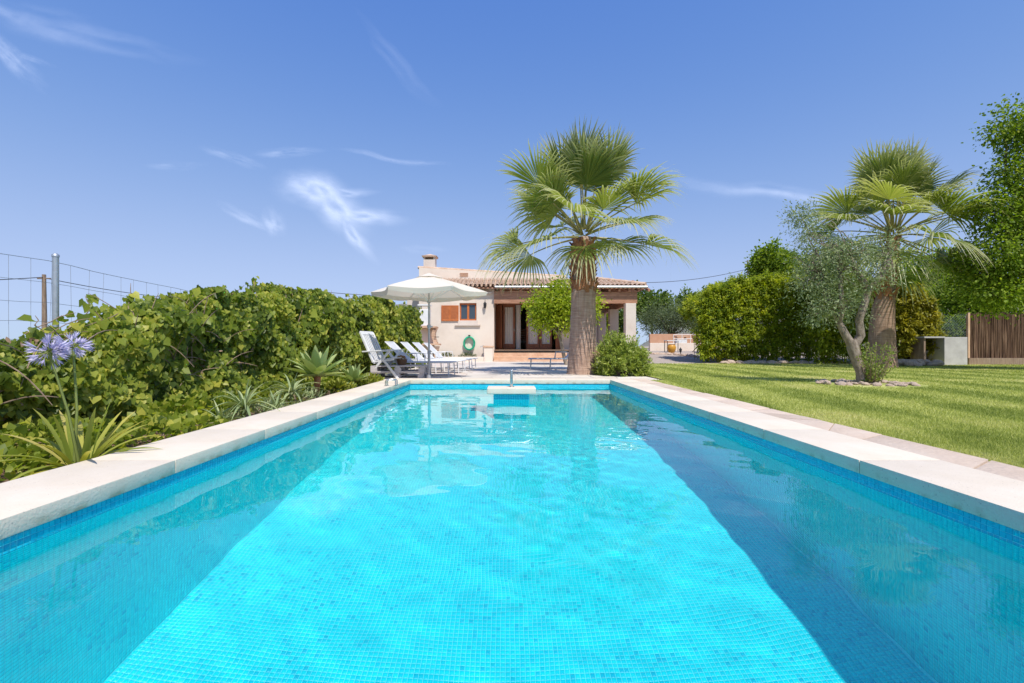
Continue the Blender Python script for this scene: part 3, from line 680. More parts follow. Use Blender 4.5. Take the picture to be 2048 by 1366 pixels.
# hose on the wall
hs = thing('garden_hose', 'coiled green garden hose hanging on the house wall', 'hose', (PX(939, DF), DF, PZ(686, DF)))
hc = P(938.5, 685, DF-.07); rr = random.Random(2)
for k in range(7):
    R0 = .24 + .02*rr.uniform(-1, 1); off = rr.uniform(-.02, .02); sag = .06 + .03*rr.random(); yo = -.02*k+.04
    MB().tube([hc+Vector(((R0+off)*math.cos(t)*(1-.1*math.sin(t)), yo, (R0)*math.sin(t)*1.12 - (sag if math.sin(t) < 0 else 0)*abs(math.sin(t)))) for t in np.linspace(0, 2*math.pi, 25)], .02, 6, False).build('coil', M_hose, hs, 60)
MB().tube([hc+Vector((0,.06,.27)), hc+Vector((0,-.14,.29))], .02, 6).cbox(hc+Vector((0,.055,.3)), (.1,.02,.14)).build('hook', M_black, hs)
# tap pipe
tp = thing('garden_tap', 'thin standpipe with tap beside the step pillar', 'tap', (PX(966, 23.3), 23.3, -.05))
q = P(966.5, 690, 23.3)
MB().tube([(q.x, 23.3, -.06), (q.x, 23.3, q.z)], .018, 6).build('pipe', M_galv, tp)
MB().tube([q+Vector((0,0,-.06)), q+Vector((-.12,-.02,-.06)), q+Vector((-.13,-.02,-.12))], .018, 6).build('spout', M_galv, tp)
# dining chair inside the doorway
cc = thing('dining_chair', 'carved wooden dining chair inside the open doorway', 'chair', (PX(1044, 27), 27, FL-.02))
cx = cc.location.x; z0 = FL-.02
MB().box(cx-.22, cx+.22, 26.9, 27.3, z0+.43, z0+.48).build('seat', M_curtain, cc)
for sx in (-.2, .2):
    MB().box(cx+sx-.02, cx+sx+.02, 27.26, 27.3, z0, z0+1.25).build('leg', M_beam, cc); MB().box(cx+sx-.02, cx+sx+.02, 26.9, 26.94, z0, z0+.43).build('leg', M_beam, cc)
for k in range(5): MB().box(cx-.18, cx+.18, 27.27, 27.29, z0+.6+k*.13, z0+.67+k*.13).build('back_slat', M_beam, cc)

# barbecue against the garden wall
bq = thing('brick_barbecue', 'built in barbecue with white hood and terracotta ledges', 'barbecue', (PX(855, 21.6), 21.6, -.05))
BD = 21.6; b0, b1 = PX(836, BD), PX(872, BD)
MB().box(b0, PX(858, BD), BD+.1, BD+.55, PZ(652, BD)+.01, PZ(618, BD)).build('hood', M_white, bq, None, .02)
hz = PZ(618, BD)
MB().box(b0+.02, b0+.08, BD+.12, BD+.53, hz, hz+.16).box(PX(858, BD)-.08, PX(858, BD)-.02, BD+.12, BD+.53, hz, hz+.16).box(b0-.03, PX(858, BD)+.03, BD+.05, BD+.6, hz+.16, hz+.22).build('hood_cap', M_white, bq)
MB().box(b0-.05, PX(873, BD), BD-.12, BD+.6, PZ(656, BD), PZ(652.5, BD)).build('upper_ledge', M_terra, bq, None, .01)
MB().box(b0, PX(863, BD), BD+.35, BD+.55, PZ(688, BD), PZ(656.2, BD)).build('back_wall', M_plaster, bq)
MB().box(b0-.05, PX(879, BD), BD-.25, BD+.6, PZ(690.5, BD), PZ(687, BD)).build('lower_ledge', M_terra, bq, None, .01)
zc = PZ(687, BD); k = 0
while zc < PZ(656, BD)-.06:
    dx = .10*math.sin(math.pi*k/9)
    MB().box(PX(863, BD)+.002+.1-dx, PX(870, BD)+.1-dx, BD-.05, BD+.34, zc+.006, zc+.07).build('brick', M_terra, bq, None, .006); zc += .076; k += 1
zc = -.15; k = 0
while zc < PZ(690.5, BD)-.05:
    dx = .1*math.sin(math.pi*k/10)
    MB().box(PX(864, BD)+.06+dx*.5, PX(876, BD)-dx*.6, BD-.15, BD+.55, zc+.006, min(zc+.07, PZ(690.5, BD)-.002)).build('brick', M_terra, bq, None, .006); zc += .076; k += 1
MB().box(b0, PX(864, BD)+.03, BD+.2, BD+.55, -.15, PZ(690.6, BD)).build('base_wall', M_plaster, bq)
MB().tube([P(868, 674, BD-.1), P(878, 674, BD-.1)], .015, 6).build('spit_handle', M_black, bq)
# ------------------------------------------------------------------ pool furniture
M_resin = mat('white_resin', (.72,.72,.73), 4, .4)
M_sling = mat('pale_grey_sling', (.60,.61,.64), 60, .7)
M_canvas = bpy.data.materials.new('cream_canvas')
def canvas(m):
    nt = nodes_of(m); N = nt.nodes.new; L = nt.links.new
    out = N('ShaderNodeOutputMaterial'); b = N('ShaderNodeBsdfDiffuse'); t = N('ShaderNodeBsdfTranslucent'); mx = N('ShaderNodeMixShader')
    b.inputs[0].default_value = (.80,.75,.67,1); t.inputs[0].default_value = (.86,.72,.55,1); mx.inputs[0].default_value = .32
    L(b.outputs[0], mx.inputs[1]); L(t.outputs[0], mx.inputs[2]); L(mx.outputs[0], out.inputs[0])
canvas(M_canvas)
TZ0 = -.05
# spout pier in the pool
pr = thing('water_spout_pier', 'tiled pier with cream stone cap and steel spout standing in the pool', 'pool spout', (PX(1023, 7.4), 7.4, ZF))
pa, pb = PX(987, 7.28), PX(1059, 7.28)
MB().box(pa, pb, 7.28, 7.56, ZF, -.052).build('core', M_grout, pr).cycles.is_caustics_receiver = True
_pool = pool; pool = pr
def pier_face(O, U, W, nu):
    o = mosaic('face_mosaic', O, U, (0,0,-1), W, nu, int((-.053-ZF)/PIT)); return o
pier_face((pa, 7.28, -.053), (1,0,0), (0,-1,0), int((pb-pa)/PIT)); pier_face((pa, 7.56, -.053), (0,-1,0), (-1,0,0), int(.28/PIT)); pier_face((pb, 7.28, -.053), (0,1,0), (1,0,0), int(.28/PIT))
pool = _pool
for o in pr.children: 
    if o.name.startswith('face'): o.matrix_parent_inverse = Matrix.Translation(-Vector(pr.location))
MB().box(PX(974, 7.22), PX(1072, 7.22), 7.22, 7.62, -.05, .045).build('cap_stone', M_stone, pr, 40, .014, 3)
q = P(1023, 770, 7.42)
MB().cbox((q.x, 7.42, .045+.13), (.042, .05, .26)).build('spout', M_steel, pr, 40, .012, 3)
MB().lathe([(.045,.045),(.045,.052),(.03,.06)], (q.x, 7.42, 0), 14).build('flange', M_steel, pr, 40)
# grab handle on the coping
hd = thing('grab_handle', 'small chrome grab handle fixed on the pool coping', 'handle', (-2.0, 8.15, 0))
hx, hy = PX(781, 8.15), 8.12
MB().tube([(hx-.075,hy,.004),(hx-.075,hy,.08),(hx-.06,hy,.098),(hx+.06,hy+.06,.098),(hx+.075,hy+.065,.08),(hx+.075,hy+.065,.004)], .0125, 8).build('rail', M_steel, hd, 50)
MB().tube([(hx-.075,hy+.12,.004),(hx-.075,hy+.12,.08),(hx-.06,hy+.12,.098),(hx+.06,hy+.18,.098),(hx+.075,hy+.185,.08),(hx+.075,hy+.185,.004)], .0125, 8).build('rail', M_steel, hd, 50)
for dx, dy in ((-.075,0),(.075,.065),(-.075,.12),(.075,.185)):
    MB().lathe([(.028,.0005),(.028,.006),(.02,.009)], (hx+dx, hy+dy, 0), 12).build('flange', M_steel, hd, 40)

# parasol
um = thing('parasol', 'open cream canvas parasol on a grey pole at the pool end', 'parasol', (PX(857, 10.6), 10.6, TZ0))
ux, uy, R6, zr, ztop = PX(858, 10.6), 10.6, 1.28, 1.86, 2.23
def rimp(k, r=1.0, dz=0): t = math.radians(60*k); return Vector((ux + R6*r*math.cos(t), uy + R6*r*math.sin(t), zr + (ztop-zr)*(1-r)**.92 + dz if r < 1 else zr+dz))
cv = MB(); nr, ns = 8, 10
for k in range(6):
    vs = []; 
    for i in range(nr+1):
        r = .16 + (1-.16)*i/nr
        a, b = rimp(k, r), rimp(k+1, r)
        for j in range(ns+1):
            t = j/ns; p = a.lerp(b, t); p.z -= .08*(r**1.4)*math.sin(math.pi*t)*(.35 if i < nr else .42); c = Vector((ux, uy, p.z)); p = p + (c-p)*.10*r*math.sin(math.pi*t); vs.append(p)
    m = ns+1
    cv._add(vs, [(i*m+j, i*m+j+1, (i+1)*m+j+1, (i+1)*m+j) for i in range(nr) for j in range(ns)])
can = cv.build('canopy', M_canvas, um, 70)
bmx = bmesh.new(); bmx.from_mesh(can.data); bmesh.ops.remove_doubles(bmx, verts=bmx.verts, dist=.0005); bmx.to_mesh(can.data); bmx.free()
va = MB()
for k in range(6):
    vs = []
    for i in range(3):
        for j in range(ns+1):
            t = j/ns; p = rimp(k).lerp(rimp(k+1), t); sg = math.sin(math.pi*t); p.z -= .08*sg*.42; c = Vector((ux, uy, p.z)); p = p + (c-p)*.10*sg
            dr = (.075 + .03*sg)*i/2; p.z -= dr; p += (Vector((ux, uy, p.z))-p).normalized()*.012*i; vs.append(p)
    m = ns+1; va._add(vs, [(i*m+j, i*m+j+1, (i+1)*m+j+1, (i+1)*m+j) for i in range(2) for j in range(ns)])
va.build('valance', M_canvas, can, 70)
vt = MB(); vs = [Vector((ux, uy, ztop+.05))]
for k in range(6): t = math.radians(60*k); vs.append(Vector((ux+.3*math.cos(t), uy+.3*math.sin(t), ztop-.055)))
vt._add(vs, [(0, 1+k, 1+(k+1) % 6) for k in range(6)]).build('vent_cap', M_canvas, can)
M_pole = mat('grey_pole', (.36,.36,.38), 20, .4, metallic=.3); M_polel = mat('pale_pole', (.50,.49,.48), 20, .4, metallic=.3)
MB().tube([(ux,uy,TZ0+.52),(ux,uy,ztop+.03)], .021, 10).build('upper_pole', M_polel, um, 50)
MB().tube([(ux,uy,TZ0),(ux,uy,TZ0+.58)], .028, 10).build('lower_pole', M_pole, um, 50)
MB().lathe([(.034,.0),(.036,.01),(.036,.06),(.03,.07)], (ux,uy,TZ0+.55), 10).build('collar', M_pole, um, 50)
MB().lathe([(.03,0),(.042,.02),(.042,.08),(.03,.1)], (ux,uy,1.05), 10).cbox((ux+.05,uy,1.1), (.06,.03,.03)).build('crank', M_polel, um, 50)
MB().lathe([(.03,0),(.045,.01),(.045,.05),(.03,.06)], (ux,uy,1.62), 10).build('runner', M_polel, um, 50)
for k in range(6):
    a = rimp(k, .03, -.03); b = rimp(k, 1.0, -.02); MB().bar(a, b, .016, .02).build('rib', M_white, um)
    MB().bar((ux,uy,1.65), rimp(k, .52, -.03), .012, .016).build('strut', M_white, um)
MB().box(ux-.22, ux+.22, uy-.02, uy+.4, TZ0, TZ0+.02).lathe([(.05,.02),(.045,.06),(.035,.1)], (ux,uy+.0,TZ0), 12).build('base_plate', M_pole, um)

# folding recliner chair
fc = thing('folding_chair', 'white folding recliner chair with slatted back near the hedge', 'chair', (PX(775, 10.95), 10.95, TZ0), rotz=math.radians(-14))
W2 = .27
for s in (-1, 1):
    y = s*W2
    MB().bar((-.20,y,.36), (-.53,y,1.04), .045, .05, (0,1,0)).build('back_rail', M_resin, fc, None, .008, world=False)
    MB().bar((-.46,y*1.08,.60), (.26,y*1.08,.64), .06, .03).build('armrest', M_resin, fc, None, .008, world=False)
    MB().bar((-.36,y*1.04,.0), (.20,y*1.04,.63), .05, .03, (0,1,0)).build('leg', M_resin, fc, None, .006, world=False)
    MB().bar((.40,y*.96,.0), (-.14,y*.96,.62), .05, .03, (0,1,0)).build('leg', M_resin, fc, None, .006, world=False)
    MB().bar((-.24,y*.9,.37), (.28,y*.9,.43), .045, .035).build('seat_rail', M_resin, fc, None, .006, world=False)
for z in (0.02, .97):
    c = Vector((-.20,0,.36)).lerp(Vector((-.53,0,1.04)), z); MB().bar(c+Vector((0,-W2,0)), c+Vector((0,W2,0)), .03, .09, Vector((-.33,0,.68)).normalized()).build('back_crossbar', M_resin, fc, None, .008, world=False)
for k in range(7):
    y = -W2 + .04 + (2*W2-.08)*(k+.5)/7; MB().bar((-.21,y,.38), (-.52,y,1.02), .04, .012, (1,0,.5)).build('back_slat', M_resin, fc, None, .004, world=False)
for k in range(6):
    x = -.19 + .085*k; z = .405 + (x+.24)*.115; MB().bar((x,-W2*.92,z), (x,W2*.92,z), .062, .016).build('seat_slat', M_resin, fc, None, .004, world=False)
MB().bar((-.30,-W2,.06), (-.30,W2,.06), .03, .03).build('stretcher', M_resin, fc, world=False); MB().bar((.34,-W2,.06), (.34,W2,.06), .03, .03).build('stretcher', M_resin, fc, world=False)

# sun loungers
def make_lounger(fm, sm):
    t = thing('sun_lounger', 'x', 'sun lounger', (0,0,0)); w = .31; z = .33
    for s in (-1, 1):
        MB().tube([(.05,s*w,z),(1.88,s*w,z)], .016, 8).build('side_rail', fm, t, 50, world=False)
        for x in (.30, 1.18, 1.80):
            MB().tube([(x,s*w,z),(x+.02,s*w,0)], .014, 8).build('leg', fm, t, 50, world=False)
        MB().tube([(.66,s*w,z),(.62,s*w*1.02,z+.19),(.68,s*w*1.02,z+.215),(1.02,s*w*1.02,z+.215),(1.05,s*w,z)], .012, 6).build('armrest', fm, t, 50, world=False)
        MB().tube([(.72,s*w*.94,z+.015),(.22,s*w*.94,z+.50)], .014, 8).build('back_rail', fm, t, 50, world=False)
        MB().tube([(.30,s*w*.94,z),(.42,s*w*.94,z+.31)], .010, 6).build('back_strut', fm, t, 50, world=False)
    for x in (.05, 1.88): MB().tube([(x,-w,z),(x,w,z)], .016, 8).build('end_rail', fm, t, 50, world=False)
    for x in (.305, 1.185, 1.81): MB().tube([(x,-w,.1),(x,w,.1)], .010, 6).build('stretcher', fm, t, 50, world=False)
    MB().tube([(.22,-w*.94,z+.50),(.22,w*.94,z+.50)], .014, 8).build('back_end_rail', fm, t, 50, world=False)
    b = MB(); n = 8
    for k in range(n):
        a0, a1 = k/n, (k+1)/n; f = lambda a: (.72-.5*a, z+.022+.485*a - .018*math.sin(math.pi*a))
        (xa,za),(xb,zb) = f(a0), f(a1); b._add([(xa,-w*.93,za),(xa,w*.93,za),(xb,w*.93,zb),(xb,-w*.93,zb)], [(0,1,2,3)])
    b.build('back_sling', sm, t, 60, world=False)
    b = MB()
    for k in range(n):
        f = lambda a: (.73+1.13*a, z+.012-.02*math.sin(math.pi*a)); (xa,za),(xb,zb) = f(k/n), f((k+1)/n)
        b._add([(xa,-w*.97,za),(xb,-w*.97,zb),(xb,w*.97,zb),(xa,w*.97,za)], [(0,1,2,3)])
    b.build('seat_sling', sm, t, 60, world=False)
    return t
lg = make_lounger(M_resin, M_sling)
labs = ['white mesh sun lounger in the row, first behind the folding chair', 'white mesh sun lounger, second in the row behind the folding chair', 'white mesh sun lounger, third in the row behind the folding chair', 'white mesh sun lounger, last in the row and closest to the barbecue']
trees = [lg] + [copy_tree(lg) for _ in range(3)]
for k, (t, (x, y, r)) in enumerate(zip(trees, ((-3.18, 12.15, -7), (-3.08, 13.4, -6), (-3.0, 14.7, -8), (-2.9, 16.0, -7)))):
    t.location = (x, y, TZ0); t.rotation_euler = (0, 0, math.radians(r)); tag(t, labs[k], 'sun lounger', 'white sun loungers by the hedge')
M_bluefab = mat('blue_grey_cushion', (.28,.36,.58), 6, .8)
lg2 = make_lounger(M_galv, M_bluefab); lg2.location = (2.55, 15.3, TZ0); lg2.rotation_euler = (0, 0, math.radians(176))
tag(lg2, 'steel framed lounger with blue sling beside the big palm trunk', 'sun lounger')
# stacked pallets used as a low table
pt = None
M_pallet = mat('whitewashed_wood', [(.3, (.42,.38,.37)), (.7, (.58,.54,.53))], 5, .85, .3, 40, stretch=(1, 8, 8))
def pallet():
    t = thing('wooden_pallet', 'x', 'pallet', (0,0,0))
    for k in range(5): MB().box(-.6, .6, -.40+.175*k, -.40+.175*k+.10, .122, .144).build('top_board', M_pallet, t, world=False)
    for k in range(3): MB().box(-.6+.55*k, -.5+.55*k, -.40, .40, .10, .1215).build('cross_board', M_pallet, t, world=False)
    for i in range(3):
        MB().box(-.6, .6, -.40+.35*i, -.30+.35*i, 0, .022).build('base_board', M_pallet, t, world=False)
        for k in range(3): MB().box(-.6+.53*k, -.46+.53*k, -.40+.35*i, -.30+.35*i, .0225, .0995).build('block', M_pallet, t, world=False)
    return t
p1 = pallet(); p1.location = (-2.45, 11.1, TZ0); tag(p1, 'whitewashed wooden pallet on the terrace, lower of the stack', 'pallet', 'stacked pallets')
p2 = copy_tree(p1); p2.location = (-2.43, 11.09, TZ0+.145); tag(p2, 'whitewashed wooden pallet stacked on top of another', 'pallet', 'stacked pallets')
M_basket = mat('brown_basket', (.20,.11,.06), 30, .9, .6, 60)
bk = thing('plant_pot', 'small brown pot of dry flowers on the pallets', 'plant pot', (PX(804, 11.15), 11.15, TZ0+.29))
bx = bk.location.x
MB().lathe([(.08,.0),(.1,.01),(.12,.12),(.125,.13),(.11,.13),(.1,.1)], (bx,11.15,TZ0+.29), 14).build('pot', M_basket, bk, 50)

# ------------------------------------------------------------------ fence, poles, wires
fn = thing('wire_fence', 'wire mesh stock fence on a round steel post behind the ivy', 'fence', (-4.3, 6, -.1))
FX = -4.3
for yp in (0.9, 4.6, 8.3, 12.0): MB().tube([(FX,yp,-.2),(FX,yp,1.52)], .026, 10).lathe([(.03,0),(.03,.02),(.012,.035)], (FX,yp,1.515), 10).build('post', M_galv, fn, 50)
rr = random.Random(4)
for z in (1.47, 1.27, 1.08, .90, .74, .58, .40, .2):
    pts = []
    for k in range(0, 53):
        y = .3 + .25*k; s = ((y-.9) % 3.7)/3.7; pts.append((FX-.03, y, z - .05*math.sin(math.pi*s) + rr.uniform(-.006,.006)))
    MB().tube(pts, .0022 if z < 1.4 else .003, 4, False).build('line_wire', M_wire, fn)
for k in range(62):
    y = .4 + .2*k + rr.uniform(-.02,.02); s = ((y-.9) % 3.7)/3.7; zt = 1.47 - .05*math.sin(math.pi*s)
    MB().tube([(FX-.03,y,zt),(FX-.035,y+rr.uniform(-.02,.02),.9),(FX-.03,y+rr.uniform(-.02,.02),0)], .0018, 3, False).build('stay_wire', M_wire, fn)
M_pole2 = mat('weathered_pole_wood', [(.3, (.20,.13,.09)), (.7, (.38,.28,.21))], 5, .9, .5, 30, stretch=(4, 4, .5))
def upole(lab, px, ytop, D, r):
    p = P(px, ytop, D); o = thing('utility_pole', lab, 'utility pole', (p.x, D, -.16), 'wooden utility poles')
    MB().tube([(p.x,D,-.3),(p.x+.02,D,p.z/2),(p.x,D,p.z)], [r*1.2,r*1.1,r*.85], 8).build('shaft', M_pole2, o, 50)
    MB().tube([(p.x-.3,D,p.z-.18),(p.x+.3,D,p.z-.18)], .03, 6).build('crossarm', M_pole2, o); return p
pa_ = upole('brown wooden utility pole standing beyond the steel fence post', 88, 549, 22, .085)
pb_ = upole('distant wooden utility pole rising above the hedge', 610, 578, 46, .11)
pc_ = upole('slender far utility pole above the clipped bamboo', 1495, 520, 60, .07)
def cable(lab, a, b, sag, r, n=24):
    a, b = Vector(a), Vector(b); pts = [a.lerp(b, k/n) - Vector((0,0,sag*4*(k/n)*(1-k/n))) for k in range(n+1)]
    tag(MB().tube(pts, r, 5, False).build('overhead_cable', M_cable, None), lab, 'cable', 'overhead cables')
cable('overhead cable running from the near pole out of the picture', pa_+Vector((0,0,-.12)), P(-260, 566, 16), .05, .018)
cable('overhead cable between the near pole and the distant pole', pa_+Vector((0,0,-.15)), pb_+Vector((0,0,-.1)), 1.0, .018)
cable('overhead cable from the distant pole over the house roof', pb_+Vector((0,0,-.1)), P(1180, 561, 52), 1.1, .028)
cable('overhead cable crossing the sky from roof to bamboo', P(1180, 561, 52), P(1495, 538, 60), .8, .03)

# ------------------------------------------------------------------ garden beyond the lawn
def wall_thing(name, lab, cat, x0, x1, y0, y1, z0, z1, m):
    o = MB().box(x0, x1, y0, y1, z0, z1).build(name, m, None, None, .02); return tag(o, lab, cat)
M_orange = mat('orange_render', [(.3, (.52,.27,.16)), (.7, (.64,.38,.25))], 1.5, .9, .3, 20)
g35 = lambda x, y: float(gz(np.array(x), np.array(y)))
wall_thing('garden_wall', 'low orange rendered garden wall behind the gravel', 'wall', PX(1300, 34), PX(1436, 34), 34, 34.3, .2, PZ(668, 34), M_orange)
wall_thing('terrace_wall', 'low pale retaining wall in front of the orange wall', 'wall', PX(1300, 31), PX(1440, 31), 31, 31.3, .1, PZ(686, 31), M_plaster)
rl = thing('metal_railing', 'white metal railing on top of the pale retaining wall', 'railing', (PX(1370, 31), 31.1, PZ(686, 31)))
for z in (669.5, 677.5): MB().tube([P(1347, z, 31.1), P(1415, z, 31.1)], .018, 5).build('rail', M_white, rl)
for px in (1347, 1364, 1381, 1398, 1415): MB().tube([P(px, 686, 31.1), P(px, 669, 31.1)], .02, 5).build('post', M_white, rl)
gb = thing('stone_grill', 'small white outdoor grill with tiled top under the round tree', 'grill', (PX(1363, 32.5), 32.5, .4))
MB().box(PX(1353, 32.5), PX(1373, 32.5), 32.4, 32.9, .3, PZ(679, 32.5)).build('body', M_white, gb); MB().box(PX(1352, 32.5), PX(1374, 32.5), 32.35, 32.95, PZ(674, 32.5), PZ(672, 32.5)).build('top', M_terra, gb)
for px in (1353.6, 1371.6): MB().box(PX(px, 32.5), PX(px+1, 32.5), 32.5, 32.8, PZ(679, 32.5), PZ(674, 32.5)).build('support', M_terra, gb)
tb = thing('garden_table', 'white topped garden table behind the yellow urn', 'table', (PX(1342, 28.6), 28.6, .33))
MB().box(PX(1331, 28.6), PX(1354, 28.6), 28.3, 28.9, PZ(682, 28.6), PZ(680.5, 28.6)).build('table_top', M_white, tb)
for px, yy in ((1332, 28.35), (1353, 28.35), (1332, 28.85), (1353, 28.85)): MB().tube([(PX(px, 28.6), yy, g35(9, 28.6)-.05), (PX(px, 28.6), yy, PZ(682, 28.6))], .02, 6).build('leg', M_black, tb)
M_yel = mat('ochre_glaze', [(.3, (.50,.24,.03)), (.7, (.66,.36,.06))], 3, .4)
pt = thing('clay_urn', 'large yellow clay urn on the gravel', 'urn', (PX(1343, 27.4), 27.4, g35(9, 27.4)))
MB().lathe([(.13,0),(.15,.02),(.24,.22),(.25,.34),(.2,.44),(.17,.47),(.2,.5),(.17,.5),(.14,.46)], pt.location, 18).build('body', M_yel, pt, 50)
lt = thing('garden_lantern', 'small dark ground lantern by the stone border', 'lantern', (PX(1361, 26.3), 26.3, g35(9, 26.3)))
MB().lathe([(.07,0),(.03,.03),(.025,.12),(.06,.14),(.08,.27),(.09,.28),(.02,.36),(.01,.4)], lt.location, 8).build('lantern_body', M_black, lt, 30)
def gchair(lab, px, D, rz):
    t = thing('garden_chair', lab, 'chair', (PX(px, D), D, g35(10, D)), 'brown garden chairs', rotz=rz)
    for s in (-.22, .22):
        MB().bar((-.25,s,0), (.2,s,.45), .035, .03, (0,1,0)).build('leg', M_wood, t, world=False); MB().bar((.25,s*.9,0), (-.3,s*.9,.95), .035, .03, (0,1,0)).build('leg', M_wood, t, world=False)
        MB().bar((-.2,s*1.05,.62), (.22,s*1.05,.64), .05, .02).build('armrest', M_wood, t, world=False)
    for k in range(5): MB().bar((-.16+.09*k,-.2,.45), (-.16+.09*k,.2,.45), .06, .015).build('seat_slat', M_wood, t, world=False)
    for k in range(4): MB().bar((-.19-.034*k,-.2,.58+.1*k), (-.19-.034*k,.2,.58+.1*k), .02, .06).build('back_slat', M_wood, t, world=False)
gchair('brown folding garden chair closest to the yellow urn', 1397, 28.2, .2)
gchair('brown folding garden chair beside the clipped bamboo', 1426, 28.0, 2.9)
gchair('brown folding garden chair behind the round brown table', 1410, 29.2, -1.3)
t = thing('round_table', 'round brown wooden table between the garden chairs', 'table', (PX(1412, 28.3), 28.3, g35(10, 28.3)))
c = t.location; MB().lathe([(.38,.70),(.4,.705),(.4,.735),(.38,.74)], c, 18).build('table_top', M_wood, t, 40)
for a in range(4): MB().bar(c+Vector((.3*math.cos(a*1.57+.6), .3*math.sin(a*1.57+.6), 0)), c+Vector((.1*math.cos(a*1.57+.6), .1*math.sin(a*1.57+.6), .7)), .04, .04).build('leg', M_wood, t)
# pump house and reed fence at the right
ph = thing('pump_housing', 'grey concrete pump housing with a dark open compartment', 'pump housing', (PX(1895, 18.6), 18.6, -.05))
M_conc = mat('grey_concrete', [(.3, (.40,.38,.38)), (.7, (.54,.52,.52))], 3, .9, .4, 30)
MB().box(PX(1889, 18.6), PX(1935, 18.6), 18.6, 19.4, -.15, PZ(674, 18.6)).build('block', M_conc, ph, None, .015)
xa_, xb_ = PX(1850, 18.6), PX(1889, 18.6)-.003; zt_ = PZ(676, 18.6)
MB().box(xa_, xa_+.07, 18.65, 19.4, -.15, zt_).box(xa_, xb_, 19.3, 19.4, -.15, zt_-.002).build('cabinet_side', M_pole2, ph)
MB().box(xa_-.04, xb_, 18.58, 19.42, zt_+.001, zt_+.06).build('cabinet_roof', M_conc, ph)
MB().tube([(xa_+.28, 18.9, -.1), (xa_+.28, 18.9, .45), (xa_+.38, 18.9, .5)], .03, 8).lathe([(.06,0),(.06,.1)], (xa_+.28,18.9,.4), 8).build('pump_pipe', M_black, ph)
M_reed = mat('brown_reed', [(.35, (.045,.025,.016)), (.5, (.13,.07,.045)), (.65, (.30,.19,.125))], 26, .9, stretch=(1, 1, .03))
rf_ = thing('reed_fence', 'brown reed screen fence on a low concrete base', 'fence', (PX(1990, 19), 19, -.05))
MB().box(PX(1936, 19), 29, 18.95, 19.25, -.15, PZ(716, 19)).build('base', M_pole2, rf_)
rr = random.Random(7); mb = MB(); zb, zt2 = PZ(716, 19)+.002, PZ(627, 19); k = 0
xf = PX(1939, 19); reeds = []
while xf < 26:
    h = zt2 + rr.uniform(-.08,.06) + .02*math.sin(xf); a = (xf, 19.05+rr.uniform(-.03,.03), zb); b = (xf+rr.uniform(-.03,.03), 19.05+rr.uniform(-.03,.03), h)
    q = MB().tube([a, b], rr.uniform(.008,.015), 4)
    if len(reeds) < 230: reeds.append(q.build('reed', M_reed, rf_))
    else: mb.tube([a, b], rr.uniform(.008,.015), 4)
    xf += rr.uniform(.008, .014)
MB().box(PX(1938, 19), 26, 19.10, 19.13, zb, zt2-.1).build('reed_backing', M_reed, rf_)
if mb.v: mb.build('far_reeds', M_reed, rf_)['kind'] = 'stuff'
MB().box(PX(1936.5, 19), PX(1940, 19), 19.0, 19.08, zb, zt2+.03).build('end_post', M_terra, rf_)
mf = thing('chain_link_fence', 'sagging chain link fence between white post and reed fence', 'fence', (PX(1900, 21), 21, -.05))
MB().tube([P(1868, 725, 21), P(1868, 612, 21)], .035, 8).build('post', M_white, mf, 50)
MB().tube([P(1938, 725, 21), P(1938, 625, 21)], .03, 8).build('post', M_galv, mf, 50)
za_, zb_ = PZ(628, 21), PZ(672, 21); xx0, xx1 = PX(1868, 21), PX(1938, 21)
for k in range(14):
    u = xx0 + (xx1-xx0)*(k/13); h = za_-zb_
    for s in (-1, 1):
        a = Vector((u, 21, zb_)); b = Vector((u + s*h, 21, za_)); 
        if b.x > xx1: t_ = (xx1-a.x)/(b.x-a.x); b = a.lerp(b, t_)
        if b.x < xx0: t_ = (a.x-xx0)/(a.x-b.x); b = a.lerp(b, t_)
        if (b-a).length > .03: MB().tube([a, b], .003, 3, False).build('mesh_wire', M_galv, mf)
# rocks
_rk = []
for k in range(7):
    bm = bmesh.new(); bmesh.ops.create_icosphere(bm, subdivisions=2, radius=1); rs = np.random.RandomState(50+k); off = rs.rand(3)*20
    for v in bm.verts:
        d = .75 + .5*float(fbm(np.array([v.co.x*1.3+off[0]]), np.array([v.co.y*1.3+v.co.z*1.7+off[1]]), 3)[0]); v.co *= d; v.co.z *= .7
    me = bpy.data.meshes.new('rock'); bm.to_mesh(me); bm.free(); me.materials.append(M_rock); _rk.append(me)
rr = random.Random(9)
def rock(x, y, z, s, par):
    o = bpy.data.objects.new('stone', rr.choice(_rk)); COL.objects.link(o); o.parent = par
    L0 = par.location; o.location = (x-L0[0], y-L0[1], z-L0[2]); o.scale = (s*rr.uniform(.8,1.3), s*rr.uniform(.8,1.2), s*rr.uniform(.6,1)); o.rotation_euler = (rr.uniform(-.3,.3), rr.uniform(-.3,.3), rr.uniform(0,6.3))
ring = thing('stone_ring', 'ring of pale stones around the olive tree on the lawn', 'stone border', (6.75, 9.1, -.05))
for k in range(70):
    a = rr.uniform(0, 6.283); r = rr.uniform(.62, 1.0) if k < 50 else rr.uniform(.1, .7)
    rock(6.68+.84*r*math.cos(a), 9.12+.72*r*math.sin(a), -.035+.02*rr.random(), rr.uniform(.035,.08), ring)
bd = thing('stone_border', 'row of pale rocks edging the lawn under the bamboo', 'stone border', (11, 20.3, -.05))
for k in range(46):
    x = 9.0 + 7.2*k/45 + rr.uniform(-.08,.08); rock(x, 20.25+rr.uniform(-.12,.12)-.03*(x-9), -.02, rr.uniform(.10,.22), bd)
bd = thing('stone_border', 'row of orange stones edging the gravel bed near the urn', 'stone border', (8.5, 25, .2))
